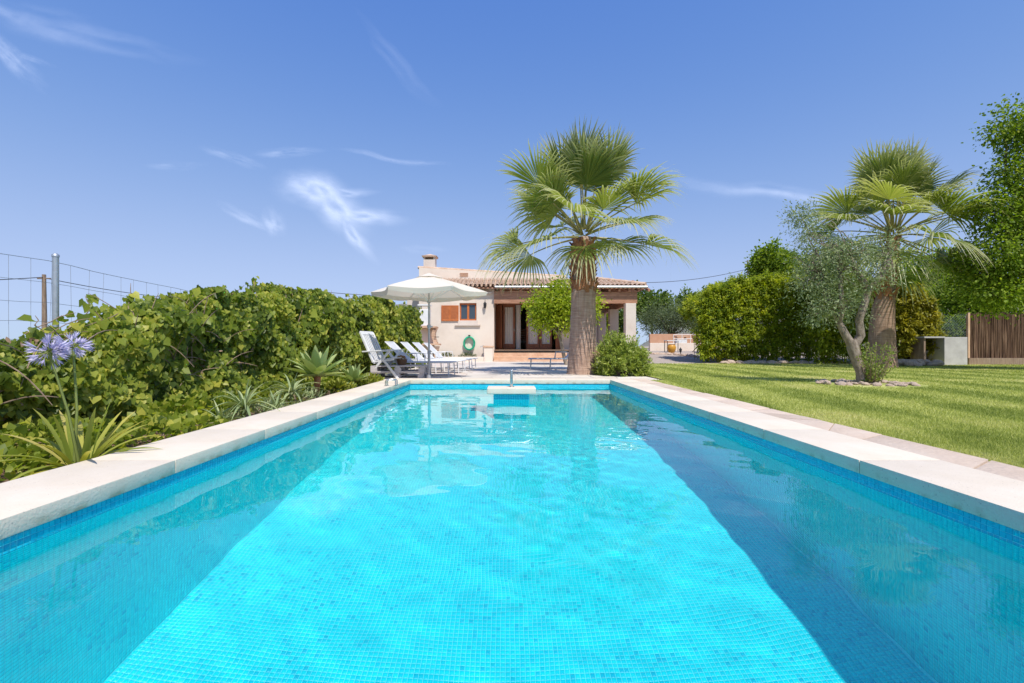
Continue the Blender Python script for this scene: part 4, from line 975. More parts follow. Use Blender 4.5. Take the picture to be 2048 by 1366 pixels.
for k in range(34):
    t = k/33; px = 1305+140*t; D = 26.5-5.2*t**2; rock(PX(px, D), D, g35(9, D)+.02, rr.uniform(.09,.16)*(1.4 if t > .8 else 1), bd)
bd = thing('rock_pile', 'heap of pale boulders beside the second palm trunk', 'rocks', (PX(1815, 17.8), 17.8, -.05))
for k in range(20):
    px = rr.uniform(1795, 1890); rock(PX(px, 17.9), 17.9+rr.uniform(-.4,.5), rr.uniform(-.03,.12), rr.uniform(.1,.26), bd)
# ------------------------------------------------------------------ vegetation
def G(cols): return [(i/(len(cols)-1), c) for i, c in enumerate(cols)]
L_ivy = leaf_mat('ivy_leaf', G([(.07,.105,.016),(.145,.20,.024),(.25,.31,.04),(.40,.42,.065),(.58,.54,.10)]), .48, (1.4,1.5,.5), .42)
L_lemon = leaf_mat('lemon_leaf', G([(.15,.22,.015),(.27,.36,.025),(.42,.48,.04),(.55,.56,.07)]), .5, (1.4,1.4,.5), .4)
L_shrub = leaf_mat('shrub_leaf', G([(.09,.15,.025),(.19,.27,.045),(.32,.39,.08),(.45,.48,.14)]), .35, None, .5)
L_bam = leaf_mat('bamboo_leaf', G([(.10,.16,.014),(.23,.30,.02),(.42,.46,.03),(.60,.58,.055)]), .48, (1.4,1.4,.4), .5)
L_bamy = leaf_mat('yellow_bamboo_leaf', G([(.16,.18,.015),(.32,.30,.02),(.48,.42,.04)]), .4, (1.4,1.3,.4), .5)
L_olive = leaf_mat('olive_leaf', G([(.11,.15,.05),(.21,.27,.11),(.33,.38,.20),(.43,.47,.30)]), .25, (1.2,1.3,.8), .55)
L_tree = leaf_mat('broadleaf_leaf', G([(.08,.13,.014),(.15,.23,.022),(.26,.34,.035),(.40,.44,.06)]), .48, (1.4,1.5,.5), .5, spec=.2)
L_far = leaf_mat('distant_leaf', G([(.05,.09,.02),(.10,.17,.03),(.19,.25,.05),(.27,.30,.08)]), .35, None, .6)
L_grey = leaf_mat('grey_green_leaf', G([(.07,.10,.04),(.13,.17,.08),(.21,.25,.13)]), .25, None, .6)
L_palm = leaf_mat('fan_palm_leaf', G([(.10,.145,.025),(.20,.25,.05),(.33,.36,.10),(.47,.46,.19)]), .4, (1.3,1.4,.6), .45, tip=(.5, 1.0, (.64,.60,.42)))
L_agave = leaf_mat('agave_leaf', G([(.22,.30,.10),(.34,.42,.16),(.48,.52,.22)]), .2, (1.2,1.3,.5), .5)
L_aloe = leaf_mat('aloe_leaf', G([(.20,.27,.12),(.32,.39,.18),(.48,.50,.26)]), .2, (1.2,1.3,.5), .5)
L_agap = leaf_mat('strap_leaf', G([(.15,.20,.03),(.26,.32,.05),(.46,.43,.08),(.58,.47,.16)]), .3, (1.3,1.3,.5), .5)
L_cover = leaf_mat('ground_cover_leaf', G([(.10,.15,.02),(.22,.25,.03),(.42,.40,.06)]), .3, None, .5)
M_petal = leaf_mat('lilac_petal', G([(.48,.44,.62),(.64,.60,.78),(.82,.79,.90)]), .3, (1,1,1.2), .6)
M_gstem = mat('green_stem', (.20,.24,.06), 8, .6)
M_twig = mat('dry_twig', [(.3, (.22,.14,.09)), (.7, (.40,.29,.21))], 10, .9)
UPV = np.array([0, 0, 1.0])

def limb(mb, a, b, r0, r1, rs, n=6, wob=.06, seg=7):
    a, b = np.array(a, float), np.array(b, float); l = np.linalg.norm(b-a); pts = []
    o = rs.normal(0, wob*l, 3); o2 = rs.normal(0, wob*l*.5, 3)
    for k in range(n+1):
        t = k/n; pts.append(a+(b-a)*t + o*math.sin(math.pi*t) + o2*math.sin(2*math.pi*t))
    mb.tube([tuple(p) for p in pts], [r0+(r1-r0)*k/n for k in range(n+1)], seg); return pts
def crown(lobes, clumps, per, cr, size, rs, shell=.55, droop=0., tmpl=T_OVAL, up=.35, flat=1.0):
    """lobes: (cx,cy,cz,rx,ry,rz). returns leaf arrays + clump centres"""
    lb = np.array(lobes, float); wgt = (lb[:,3]*lb[:,4]*lb[:,5])**(2/3); wgt /= wgt.sum()
    li = rs.choice(len(lb), clumps, p=wgt); d = unit(rs.normal(0, 1, (clumps, 3)))
    rad = shell + (1-shell)*rs.rand(clumps)**.6
    cc = lb[li,:3] + d*lb[li,3:]*rad[:, None]
    bright = np.clip(.45 + .28*d[:,2]*0 + rs.normal(0, .15, clumps), 0, 1)
    n = clumps*per; ci = np.repeat(np.arange(clumps), per)
    off = rs.normal(0, 1, (n, 3)); off = off*np.array([cr, cr, cr*flat])*.5
    C = cc[ci] + off; out = d[ci]
    Nm = unit(out*.6 + unit(off)*.3 + UPV*up + rs.normal(0, .45, (n, 3)))
    Tp = unit(out*.5 + unit(off)*.6 + rs.normal(0, .5, (n, 3)) - UPV*droop)
    S = size*rs.uniform(.6, 1.25, n); rn = np.clip(bright[ci] + rs.normal(0, .17, n), 0, 1)
    return (C, Nm, Tp, S, tmpl, rn), cc
def tree(name, lab, cat, base, fork, r, lobes, clumps, per, cr, size, lm, bark, seed, group=None, nlimb=14, droop=.2, tmpl=T_OVAL, shell=.5, trunk_pts=None, up=.35, root=None):
    rs = np.random.RandomState(seed)
    t = root or thing(name, lab, cat, base, group)
    (C, Nm, Tp, S, tm, rn), cc = crown(lobes, clumps, per, cr, size, rs, shell, droop, tmpl, up)
    mb = MB()
    if fork is not None:
        pts = limb(mb, base, fork, r*1.25, r*.8, rs, 7, .03, 10)
        lb = np.array(lobes)
        tips = list(lb[:, :3]) + list(cc[rs.choice(len(cc), max(0, nlimb-len(lb)), replace=False)])
        for p in tips:
            q = np.array(fork)*.35 + np.array(p)*.65 + rs.normal(0, .1, 3)*r*4
            limb(mb, fork, q, r*.6, r*.22, rs, 5, .07, 6); limb(mb, q, p, r*.22, r*.07, rs, 4, .08, 5)
        mb.build('trunk', bark, t, 60)
    o = add('crown', leaf_mesh('crown', C, Nm, Tp, S, tm, rn), lm, t); return t

# --- palms
def frond(parent, base, az, el, Lp, R, droop, rs, nl=34, fan=190, up_roll=0.0, name='frond'):
    zv = np.array([0,0,1.0]); d0 = np.array([math.cos(az)*math.cos(el), math.sin(az)*math.cos(el), math.sin(el)])
    ps = np.linspace(0, 1, 7); pet = [np.array(base)+d0*Lp*s - zv*droop*.28*Lp*s*s for s in ps]
    t = unit(pet[-1]-pet[-2]); w = np.cross(t, zv); w = unit(w) if np.linalg.norm(w) > .05 else np.array([math.sin(az), -math.cos(az), 0]); n = np.cross(w, t)
    ro = rs.normal(0, .35)+up_roll; w, n = w*math.cos(ro)+n*math.sin(ro), n*math.cos(ro)-w*math.sin(ro)
    st = np.array([0,.22,.42,.58,.72,.85,1.0]); hw = np.array([.0,.22,.42,.31,.19,.10,.006]); dphi = math.radians(fan)/(nl-1)
    V = []; Fq = []; RN = []; AL = []
    cup = rs.uniform(.10, .38)
    rb = rs.uniform(.15, .8)
    for k in range(nl):
        ph = -math.radians(fan)/2 + dphi*k; Lk = R*(.74+.26*math.cos(ph*.8))*rs.uniform(.9, 1.08)
        d = t*math.cos(ph)+w*math.sin(ph) + n*(cup*abs(math.sin(ph)) + rs.normal(0, .03)); d = unit(d)
        sd = np.cross(n, d); sd = unit(sd)
        hor = math.sqrt(max(0, 1-d[2]**2)); dr = droop*rs.uniform(.65, 1.35)*(.35+.65*hor)
        b0 = len(V); twist = rs.normal(0, .12)
        for s, h in zip(st, hw):
            x = max(0, s-.48); p = pet[-1] + d*Lk*s*(1-.25*dr*x) - zv*Lk*dr*(2.3*x**1.75) + w*twist*Lk*x*x
            hwid = h*Lk*math.tan(dphi/2)*1.08 + (.004 if s > .5 and s < 1 else 0)
            V += [p - sd*hwid - n*hwid*.35, p + n*hwid*.25, p + sd*hwid - n*hwid*.35]; AL += [s]*3
        r0 = np.clip(rb + rs.normal(0, .13), 0, 1); RN += [r0]*(3*len(st))
        for i in range(len(st)-1):
            a = b0+3*i; Fq += [(a, a+1, a+4, a+3), (a+1, a+2, a+5, a+4)]
        if rs.rand() < .75:   # curly thread at the split
            s = .5; p0 = pet[-1] + d*Lk*s; L2 = Lk*rs.uniform(.25, .55); dd = unit(d + rs.normal(0, .35, 3)); b0 = len(V)
            for i, u in enumerate((0, .35, .7, 1)):
                p = p0 + dd*L2*u - zv*L2*.5*u*u + sd*L2*.12*math.sin(u*5+k); V += [p - sd*.0022, p + sd*.0022]; AL += [.97]*2
            for i in range(3): a = b0+2*i; Fq += [(a, a+1, a+3, a+2)]
            RN += [.9]*8
    me = np_mesh(name, np.array(V), np.array(Fq), np.array(RN), {'along': np.array(AL)})
    f = add(name, me, L_palm, parent)
    MB().tube([tuple(p) for p in pet], [.032,.028,.024,.02,.018,.016,.013], 5).build('petiole', M_petiole, f, 60)
    return f
M_petiole = mat('palm_petiole', [(.3, (.20,.20,.05)), (.7, (.34,.28,.10))], 6, .5)
def palm_trunk_mat(name, cols):
    m = bpy.data.materials.new(name); nt = nodes_of(m); N = nt.nodes.new; L = nt.links.new
    out = N('ShaderNodeOutputMaterial'); b = N('ShaderNodeBsdfPrincipled'); L(b.outputs[0], out.inputs[0]); b.inputs['Roughness'].default_value = .9
    tc = N('ShaderNodeTexCoord'); mp = N('ShaderNodeMapping'); mp.inputs['Scale'].default_value = (2.2, 2.2, 26); L(tc.outputs['Object'], mp.inputs[0])
    nz = N('ShaderNodeTexNoise'); nz.inputs['Scale'].default_value = 1.6; nz.inputs['Detail'].default_value = 7; L(mp.outputs[0], nz.inputs['Vector'])
    mp2 = N('ShaderNodeMapping'); mp2.inputs['Scale'].default_value = (14, 14, 1.2); L(tc.outputs['Object'], mp2.inputs[0])
    n2 = N('ShaderNodeTexNoise'); n2.inputs['Scale'].default_value = 1.5; n2.inputs['Detail'].default_value = 5; L(mp2.outputs[0], n2.inputs['Vector'])
    ad = N('ShaderNodeMath'); ad.operation = 'MULTIPLY_ADD'; ad.inputs[1].default_value = .55; L(nz.outputs['Fac'], ad.inputs[0])
    a2 = N('ShaderNodeMath'); a2.operation = 'MULTIPLY'; a2.inputs[1].default_value = .45; L(n2.outputs['Fac'], a2.inputs[0]); L(a2.outputs[0], ad.inputs[2])
    L(ramp(nt, ad.outputs[0], cols), b.inputs['Base Color'])
    bp = N('ShaderNodeBump'); bp.inputs['Strength'].default_value = .9; bp.inputs['Distance'].default_value = .03; L(ad.outputs[0], bp.inputs['Height']); L(bp.outputs[0], b.inputs['Normal'])
    return m
M_palm1 = palm_trunk_mat('palm_bark', [(.3, (.23,.135,.095)), (.5, (.41,.27,.20)), (.7, (.57,.41,.32))])
M_palm2 = palm_trunk_mat('netted_palm_bark', [(.3, (.15,.085,.055)), (.5, (.29,.185,.13)), (.7, (.43,.30,.225))])
M_boot = mat('palm_leaf_base', [(.25, (.16,.06,.025)), (.5, (.30,.13,.06)), (.8, (.46,.27,.15))], 5, .85, .4, 30, stretch=(6, 6, 1.5))
_boot = None
def boot_mesh():
    vs = []; n = 5
    for i in range(n):
        t = i/(n-1); w = .5*(1-.45*t); z = t; x = .10+.35*t*t
        vs += [(x-.10, -w, z), (x+.06*(1-t), 0, z), (x-.10, w, z)]
    fs = []
    for i in range(n-1): a = 3*i; fs += [(a, a+1, a+4, a+3), (a+1, a+2, a+5, a+4)]
    me = bpy.data.meshes.new('leaf_base'); me.from_pydata(vs, [], fs); me.materials.append(M_boot); me.update(); return me
_boot = boot_mesh()
def palm(lab, axis, prof, boots, hub, fronds, seed, tm):
    """axis: [(x,y,z)..] trunk line; prof radii"""
    rs = np.random.RandomState(seed); b = axis[0]
    t = thing('fan_palm_tree', lab, 'palm tree', b, 'fan palms by the pool')
    n = 26; ax = np.array(axis, float); tt = np.linspace(0, len(ax)-1, n); pts = np.stack([np.interp(tt, range(len(ax)), ax[:, i]) for i in range(3)], 1); rad = np.interp(tt, range(len(ax)), prof)
    rad = rad*(1+.02*np.sin(np.arange(n)*2.4))
    MB().tube([tuple(p) for p in pts], list(rad), 22).build('trunk', tm, t, 60)
    z0, z1, nb, sz, r = boots
    for k in range(nb):
        f = k/nb; z = z0+(z1-z0)*f; a = k*2.399963; c = np.array([np.interp(z, pts[:,2], pts[:,i]) for i in range(3)]); rr_ = np.interp(z, pts[:,2], rad)
        o = bpy.data.objects.new('leaf_base', _boot); COL.objects.link(o); o.parent = t
        o.location = Vector((c[0]+math.cos(a)*rr_*.93, c[1]+math.sin(a)*rr_*.93, z)) - Vector(t.location)
        s = sz*rs.uniform(.75, 1.3); o.scale = (s*1.3, s*1.25, s*1.5); o.rotation_euler = (rs.normal(0,.12), rs.normal(.05,.15), a+rs.normal(0,.15))
    for (az, el, Lp, R, dr) in fronds:
        base = np.array(hub) + np.array([math.cos(az), math.sin(az), 0])*.12 + np.array([0,0,.25*math.sin(el)])
        frond(t, base, az, el, Lp, R, dr, rs)
    return t
def gold_fronds(n, rs, Lp, R, top=82, low=-38, az0=0):
    out = []
    for k in range(n):
        f = k/(n-1); el = math.radians(top + (low-top)*f + rs.normal(0, 8)); az = az0 + k*2.399963 + rs.normal(0, .12)
        out.append((az, el, Lp*(1.12 if f < .2 else rs.choice([.62, .85, 1.0, 1.12, 1.18]))*rs.uniform(.92,1.08), R*rs.uniform(.88,1.1), .05+.50*f+rs.uniform(-.06,.14)))
    return out
D1 = 12.6; b1 = P(1164, 750, D1)
ax1 = [(b1.x, D1, -.1), (b1.x, D1, .08), (b1.x+.01, D1, .5), (b1.x+.03, D1, 1.3), (b1.x+.04, D1, 2.15), (b1.x+.04, D1, 2.45), (b1.x+.04, D1, 3.05), (b1.x+.03, D1, 3.5)]
palm('tall fan palm with thick grey trunk growing at the pool corner', ax1, [.42,.385,.355,.33,.31,.30,.30,.20], (2.02, 3.3, 120, .15, .33), (b1.x+.03, D1, 3.5), gold_fronds(34, np.random.RandomState(24), 1.32, 1.30, 88, -8, 1.0), 31, M_palm1)
D2 = 16.6; b2 = P(1765, 737, D2)
ax2 = [(b2.x, D2, -.1), (b2.x, D2, .1), (b2.x-.02, D2, .7), (b2.x-.02, D2, 1.4), (b2.x+.04, D2, 2.05), (b2.x+.14, D2, 2.5), (b2.x+.25, D2, 3.4), (b2.x+.38, D2, 4.4)]
palm('fan palm with netted trunk behind the olive tree', ax2, [.45,.42,.39,.36,.32,.24,.21,.17], (2.2, 4.3, 90, .15, .3), (b2.x+.38, D2, 4.45), gold_fronds(42, np.random.RandomState(9), 1.5, 1.5, 86, -24, 2.2), 32, M_palm2)

# --- ivy hedge on the fence
def hx_(D): return np.interp(D, [1.5, 3, 6, 9, 12, 15, 17.6], [-3.75, -3.72, -3.62, -3.5, -3.35, -3.2, -3.12])
def ht_(D): return np.interp(D, [1.5, 3, 4, 5, 6.5, 8, 9.8, 13, 17.6], [.55, .62, .82, 1.08, 1.40, 1.56, 1.66, 1.84, 2.02])
def hedge():
    rs = np.random.RandomState(77)
    t = thing('ivy_hedge', 'tall leafy green creeper hedge covering the fence beside the pool', 'hedge', (-3.8, 9, -.1))
    parts = []
    def surf(n, d0, d1, depth0, depth1, dens=1.0, z0=-.1):
        D = d0+(d1-d0)*rs.rand(n); h = ht_(D)*(1+.20*(fbm(D*1.3, D*0, 4)-.5)*2) ; f = rs.rand(n)**.9; z = z0+(h-z0)*f
        bul = .42*(fbm(D*1.7, z*2.0, 4)-.5)*2
        rnd_top = -.28*np.clip((f-.72)/.28, 0, 1)**2
        x = hx_(D)+bul+rnd_top - (depth0+(depth1-depth0)*rs.rand(n)); return np.stack([x, D, z], 1), f
    def emit(C, f, size, lo=.0):
        n = len(C); Nm = unit(np.array([.75, -.45, .30]) + rs.normal(0, .38, (n, 3)) + np.stack([0*f, 0*f, .8*np.clip(f-.8, 0, 1)*3], 1))
        Tp = unit(np.array([.15, -.1, -1.0]) + rs.normal(0, .42, (n, 3)))
        S = size*np.exp(rs.normal(-.02, .32, n)); cl = fbm(C[:,1]*2.3, C[:,2]*2.5+C[:,0], 4); rn = np.clip(-.12+1.05*cl + rs.normal(0, .20, n) - lo, 0, 1)
        yl = rs.rand(n) < .06; rn = np.where(yl, .95, rn); parts.append((C, Nm, Tp, S, rn))
    for n, d0, d1, size in ((1400, 1.6, 3.6, .052), (3500, 3.4, 5.2, .054), (10500, 5.0, 8.5, .060), (9800, 8.5, 12.5, .074), (8600, 12.5, 17.6, .084)):
        C, f = surf(n, d0, d1, 0, .12); emit(C, f, size)
        C, f = surf(int(n*.9), d0, d1, .12, .45); emit(C, f, size, .08)  # inner leaves coloured darker: shade inside the hedge put into their tone
    # end face of the hedge towards the house, top fill
    n = 1600; C = np.stack([rs.uniform(-4.2, -3.1, n), rs.uniform(16.9, 17.7, n), rs.uniform(-.1, 2.0, n)], 1); emit(C, rs.rand(n), .1)
    # loose shoots above the top
    ns = 70; stems = MB()
    for k in range(ns):
        D = 2.3 + 15*rs.rand()**1.3; b = np.array([hx_(D)-.25+rs.normal(0, .12), D, ht_(D)-.08]); l = rs.uniform(.12, .34) if D > 5.5 else rs.uniform(.2, .5)
        d = unit(np.array([rs.normal(0, .5), rs.normal(0, .6), 1.0])); pts = [b + d*l*u + np.array([0, rs.normal(0, .02), -.12*l*u*u]) for u in np.linspace(0, 1, 5)]
        stems.tube([tuple(p) for p in pts], [.004]*4+[.002], 4, False)
        m = 9; u = rs.rand(m); C = np.array([b + d*l*a + np.array([0,0,-.12*l*a*a]) for a in u]) + rs.normal(0, .018, (m, 3)); emit(C, np.full(m, .9), .06, -.05)
    # trailing runners in front, dry twigs low down near the camera
    for k in range(170):
        D = 1.8 + 4.6*rs.rand()**1.2; z = rs.uniform(-.08, ht_(D)*.9); b = np.array([hx_(D)-.02-.25*rs.rand(), D, z]); d = unit(np.array([rs.normal(.1,.3), rs.normal(0, 1), rs.normal(0,.5)])); l = rs.uniform(.15, .6)
        stems.tube([tuple(b + d*l*u + np.array([0,0,.1*l*math.sin(3.1*u)])) for u in np.linspace(0, 1, 6)], [.0045]*5+[.002], 4, False)
    for k in range(60):
        D = 2 + 15*rs.rand(); x = hx_(D)-.3; stems.tube([(x, D, -.12), (x+rs.normal(0,.05), D+rs.normal(0,.15), ht_(D)*.4), (x+rs.normal(0,.08), D+rs.normal(0,.3), ht_(D)*.85)], [.016,.012,.006], 5)
    stems.build('stems', M_twig, t)['kind'] = 'stuff'
    cat_ = [np.concatenate([p[i] for p in parts]) for i in range(5)]
    add('foliage', leaf_mesh('foliage', cat_[0], cat_[1], cat_[2], cat_[3], T_HEART, cat_[4]), L_ivy, t)
    # dry debris
    n = 5000; D = 1.8+9*rs.rand(n)**1.8; C = np.stack([hx_(D)-.1-.3*rs.rand(n), D, rs.uniform(-.08, .75, n)*np.clip(rs.rand(n)*1.5, 0, 1)], 1)
    add('dry_leaves', leaf_mesh('dry_leaves', C, unit(rs.normal(0,1,(n,3))), unit(rs.normal(0,1,(n,3))), rs.uniform(.03,.07,n), T_OVAL, rs.rand(n)), leaf_mat('dead_leaf', G([(.20,.11,.06),(.36,.23,.14),(.52,.38,.28)]), .2, (1,1,1), .8), t)
hedge()

# --- bed plants
def strap(base, d, L, w, arch, rs, fold=.3, n=7, taper=.75, rnd=.5, thick=0.0):
    """an arching strap leaf as vertex/face lists"""
    d = np.array(d, float); d = d/np.linalg.norm(d); hd = np.array([d[0], d[1], 0]); hd = hd/max(1e-6, np.linalg.norm(hd)); sd = np.array([-hd[1], hd[0], 0]); V = []
    for i in range(n+1):
        s = i/n; p = np.array(base) + d*L*s + hd*L*.25*arch*s*s - np.array([0,0,1])*arch*L*s*s*.9
        wi = w*(1-s**(1/(1-taper+.05)) if taper < 1 else 1-s)*(.55+.45*min(1, s*4)) + .0005
        nrm = np.array([0,0,1.0])
        V += [p - sd*wi + nrm*wi*fold, p - nrm*thick*(1-s), p + sd*wi + nrm*wi*fold]
    return V, [(3*i+a, 3*i+a+1, 3*i+a+4, 3*i+a+3) for i in range(n) for a in (0, 1)]
def rosette(name, lab, cat, base, n, L, w, lm, seed, elmin, elmax, arch, fold, thick, taper=.75, group=None, stem=None, leafname='leaf', spread=.03):
    rs = np.random.RandomState(seed); t = thing(name, lab, cat, (base[0], base[1], base[2]), group)
    if stem: MB().tube([(base[0]+stem[0], base[1], stem[1]), (base[0]+stem[0]*.4, base[1], (stem[1]+base[2])/2), (base[0], base[1], base[2]+.03)], [stem[2]*.8, stem[2], stem[2]*1.2], 8).build('stem', M_boot if stem[2] > .03 else M_gstem, t, 60)
    for k in range(n):
        f = k/max(1, n-1); el = math.radians(elmax+(elmin-elmax)*f**.8 + rs.normal(0, 4)); az = k*2.399963+rs.normal(0,.15)
        d = (math.cos(az)*math.cos(el), math.sin(az)*math.cos(el), math.sin(el)); l = L*(.62+.38*math.sin(math.pi*min(1,.25+f*.65)))*rs.uniform(.88,1.12)
        V, Fc = strap(np.array(base)+np.array([math.cos(az), math.sin(az), 0])*spread, d, l, w*rs.uniform(.85,1.15), arch*rs.uniform(.6,1.4)*(.4+.6*f), rs, fold, 7, taper, thick=thick)
        r0 = np.clip(rs.normal(.45,.2), 0, 1); al = np.repeat(np.linspace(0,1,8), 3)
        add(leafname, np_mesh(leafname, np.array(V), np.array(Fc), np.clip(r0+.25*al**3, 0, 1), {'along': al}, smooth=True), lm, t)
    return t
# agapanthus
ag = rosette('agapanthus', 'agapanthus clump with arching strap leaves and two lilac flower heads', 'flowering plant', (PX(150, 2.95), 2.98, -.08), 34, .50, .017, L_agap, 3, 12, 82, .45, .35, .004, .8, spread=.05)
rs = np.random.RandomState(6)
for (px, py, D, hr, bx_) in ((97, 703, 2.9, .115, 148), (146, 692, 3.05, .105, 140)):
    hp = P(px, py, D); b = np.array([PX(bx_, 2.95), 2.98, -.05]); hpv = np.array(hp)
    MB().tube([tuple(b), tuple(b*.55+hpv*.45+np.array([.02,0,0])), tuple(hpv)], [.009,.0075,.006], 6).build('flower_stem', M_gstem, ag, 60)
    n = 46; Vs = []; Fs = []; RN = []
    head = MB(); ped = MB()
    for k in range(n):
        d = unit(rs.normal(0,1,3)*np.array([1,1,.62]) + np.array([0,0,.12])); tip = hpv + d*hr*rs.uniform(.8,1.1); mid = hpv + d*hr*.45
        ped.tube([tuple(hpv), tuple(mid)], .0014, 3, False)
        a = unit(np.cross(d, rs.normal(0,1,3))); b_ = np.cross(d, a); 
        for j in range(6):
            an = j*math.pi/3; e = a*math.cos(an)+b_*math.sin(an); s_ = -a*math.sin(an)+b_*math.cos(an); i0 = len(Vs)
            Vs += [mid, mid+(tip-mid)*.6+e*.009-s_*.0042, tip+e*.019, mid+(tip-mid)*.6+e*.009+s_*.0042]; Fs.append((i0,i0+1,i0+2,i0+3)); r0 = rs.rand(); RN += [r0*.6, r0, r0, r0]
    h = add('flower_head', np_mesh('flower_head', np.array(Vs), np.array(Fs), np.array(RN)), M_petal, ag); ped.build('pedicels', M_gstem, h)
# aloes
rosette('aloe', 'arching grey green aloe rosette nearest the agapanthus', 'succulent', (PX(487, 5.0), 5.0, .04), 24, .46, .022, L_aloe, 11, 20, 80, 1.15, .45, .012, 1.0, 'aloes in the flower bed', (0, -.1, .02), spread=.015)
rosette('aloe', 'arching aloe rosette in front of the agave stem', 'succulent', (PX(583, 6.15), 6.15, .08), 24, .46, .022, L_aloe, 12, 18, 80, 1.1, .45, .012, 1.0, 'aloes in the flower bed', (0, -.1, .02), spread=.015)
rosette('aloe', 'low spreading aloe clump close to the coping edge', 'succulent', (PX(455, 4.85), 4.75, -.07), 22, .32, .021, L_aloe, 13, 0, 70, .6, .45, .01, 1.0, 'aloes in the flower bed', spread=.02)
rosette('aloe', 'untidy aloe offshoot between the two arching aloes', 'succulent', (PX(555, 5.7), 5.65, -.05), 22, .34, .021, L_aloe, 14, 0, 72, .6, .45, .01, 1.0, 'aloes in the flower bed', spread=.02)
# agaves
rosette('agave', 'large pale green agave rosette on a short stem before the hedge', 'agave', (PX(635, 7.0), 7.0, .24), 30, .48, .07, L_agave, 15, 8, 84, .12, .35, .02, .72, 'agaves in the flower bed', (-.02, -.1, .045), spread=.03)
rosette('agave', 'small agave rosette low in the bed beside the loungers', 'agave', (PX(706, 8.6), 8.6, .04), 24, .38, .055, L_agave, 16, 8, 84, .12, .35, .016, .72, 'agaves in the flower bed', (0, -.1, .03), spread=.02)
rosette('aeonium', 'round yellow green succulent with browning leaves', 'succulent', (PX(678, 7.75), 7.7, .0), 26, .17, .035, L_cover, 17, -5, 80, -.25, .5, .01, .6, None, (0, -.1, .03), spread=.02)
# low ground cover, one clump per spot
rs = np.random.RandomState(41)
def clump(name, lab, cat, c, r, h, n, size, lm, seed, tmpl=T_OVAL, group=None, up=.6):
    rs = np.random.RandomState(seed); d = unit(rs.normal(0,1,(n,3))); d[:,2] = np.abs(d[:,2]); rad = .35+.65*rs.rand(n)**.5
    C = np.array(c)+d*np.array([r[0],r[1],h])*rad[:,None]; Nm = unit(d*.6+UPV*up+rs.normal(0,.4,(n,3))); Tp = unit(d+UPV*.4+rs.normal(0,.5,(n,3)))
    t = thing(name, lab, cat, c, group); st = MB()
    for k in range(10):
        e = C[rs.randint(n)]; st.tube([tuple(np.array(c)+rs.normal(0,.02,3)*np.array([1,1,0])), tuple((np.array(c)+e)/2+np.array([0,0,.2*h*rs.rand()])), tuple(e)], [.008,.006,.003], 4, False)
    st.build('stems', M_twig, t)['kind'] = 'stuff'; add('foliage', leaf_mesh('foliage', C, Nm, Tp, size*rs.uniform(.6,1.3,n), tmpl, np.clip(rs.normal(.5,.25,n),0,1)), lm, t); return t
clump('ground_cover', 'yellowish ground cover at the hedge foot beside the folding chair', 'ground cover', (PX(735, 9.3), 9.3, -.09), (.28,.75), .22, 900, .055, L_cover, 1)
clump('ground_cover', 'leafy yellow green ground cover around the small agave', 'ground cover', (-2.85, 8.0, -.09), (.3,.8), .16, 800, .05, L_cover, 2)
clump('ground_cover', 'dry straggly ground cover between aloe and agave', 'ground cover', (-2.8, 6.4, -.09), (.28,.7), .2, 700, .06, L_aloe, 3, T_LANCE)
clump('ground_cover', 'small ivy patch spilling to the coping behind the agapanthus', 'ground cover', (-2.85, 4.0, -.09), (.3,.7), .16, 600, .052, L_ivy, 4, T_HEART)
clump('ground_cover', 'ivy patch in the bed closest to the camera', 'ground cover', (-3.0, 2.6, -.09), (.3,.7), .14, 600, .05, L_ivy, 5, T_HEART)
clump('ground_cover', 'creeping ivy on the soil between hedge and first aloe', 'ground cover', (-3.2, 5.0, -.09), (.35,.9), .26, 1100, .055, L_ivy, 21, T_HEART)
clump('ground_cover', 'creeping ivy on the soil behind the large agave', 'ground cover', (-3.15, 7.0, -.09), (.35,1.0), .26, 1100, .055, L_ivy, 22, T_HEART)
clump('ground_cover', 'creeping ivy at the hedge foot behind the agapanthus', 'ground cover', (-3.3, 3.3, -.09), (.35,.9), .22, 900, .052, L_ivy, 23, T_HEART)
clump('ground_cover', 'pale dry weeds around the foot of the first aloe', 'ground cover', (-2.72, 5.2, -.09), (.22,.6), .13, 500, .06, L_aloe, 24, T_LANCE)
clump('ground_cover', 'creeping ivy at the hedge foot near the small agave', 'ground cover', (-3.05, 9.0, -.09), (.35,.9), .26, 900, .06, L_ivy, 25, T_HEART)
# seedlings under the house wall
clump('low_shrub', 'small grey green shrub under the coiled hose', 'shrub', (PX(935, DF-.22), DF-.22, .0), (.5,.16), .38, 500, .11, L_grey, 6, T_LANCE)
clump('low_shrub', 'small spiky plant beside the barbecue at the house wall', 'shrub', (PX(893, DF-.22), DF-.22, .0), (.42,.16), .34, 360, .13, L_grey, 7, T_LANCE)
clump('potted_flowers', 'dry reddish flowers in the pot on the pallets', 'flowers', (bx, 11.15, TZ0+.40), (.11,.11), .1, 120, .04, leaf_mat('dry_flower', G([(.25,.10,.05),(.42,.2,.1),(.3,.3,.08)]), .2), 8)

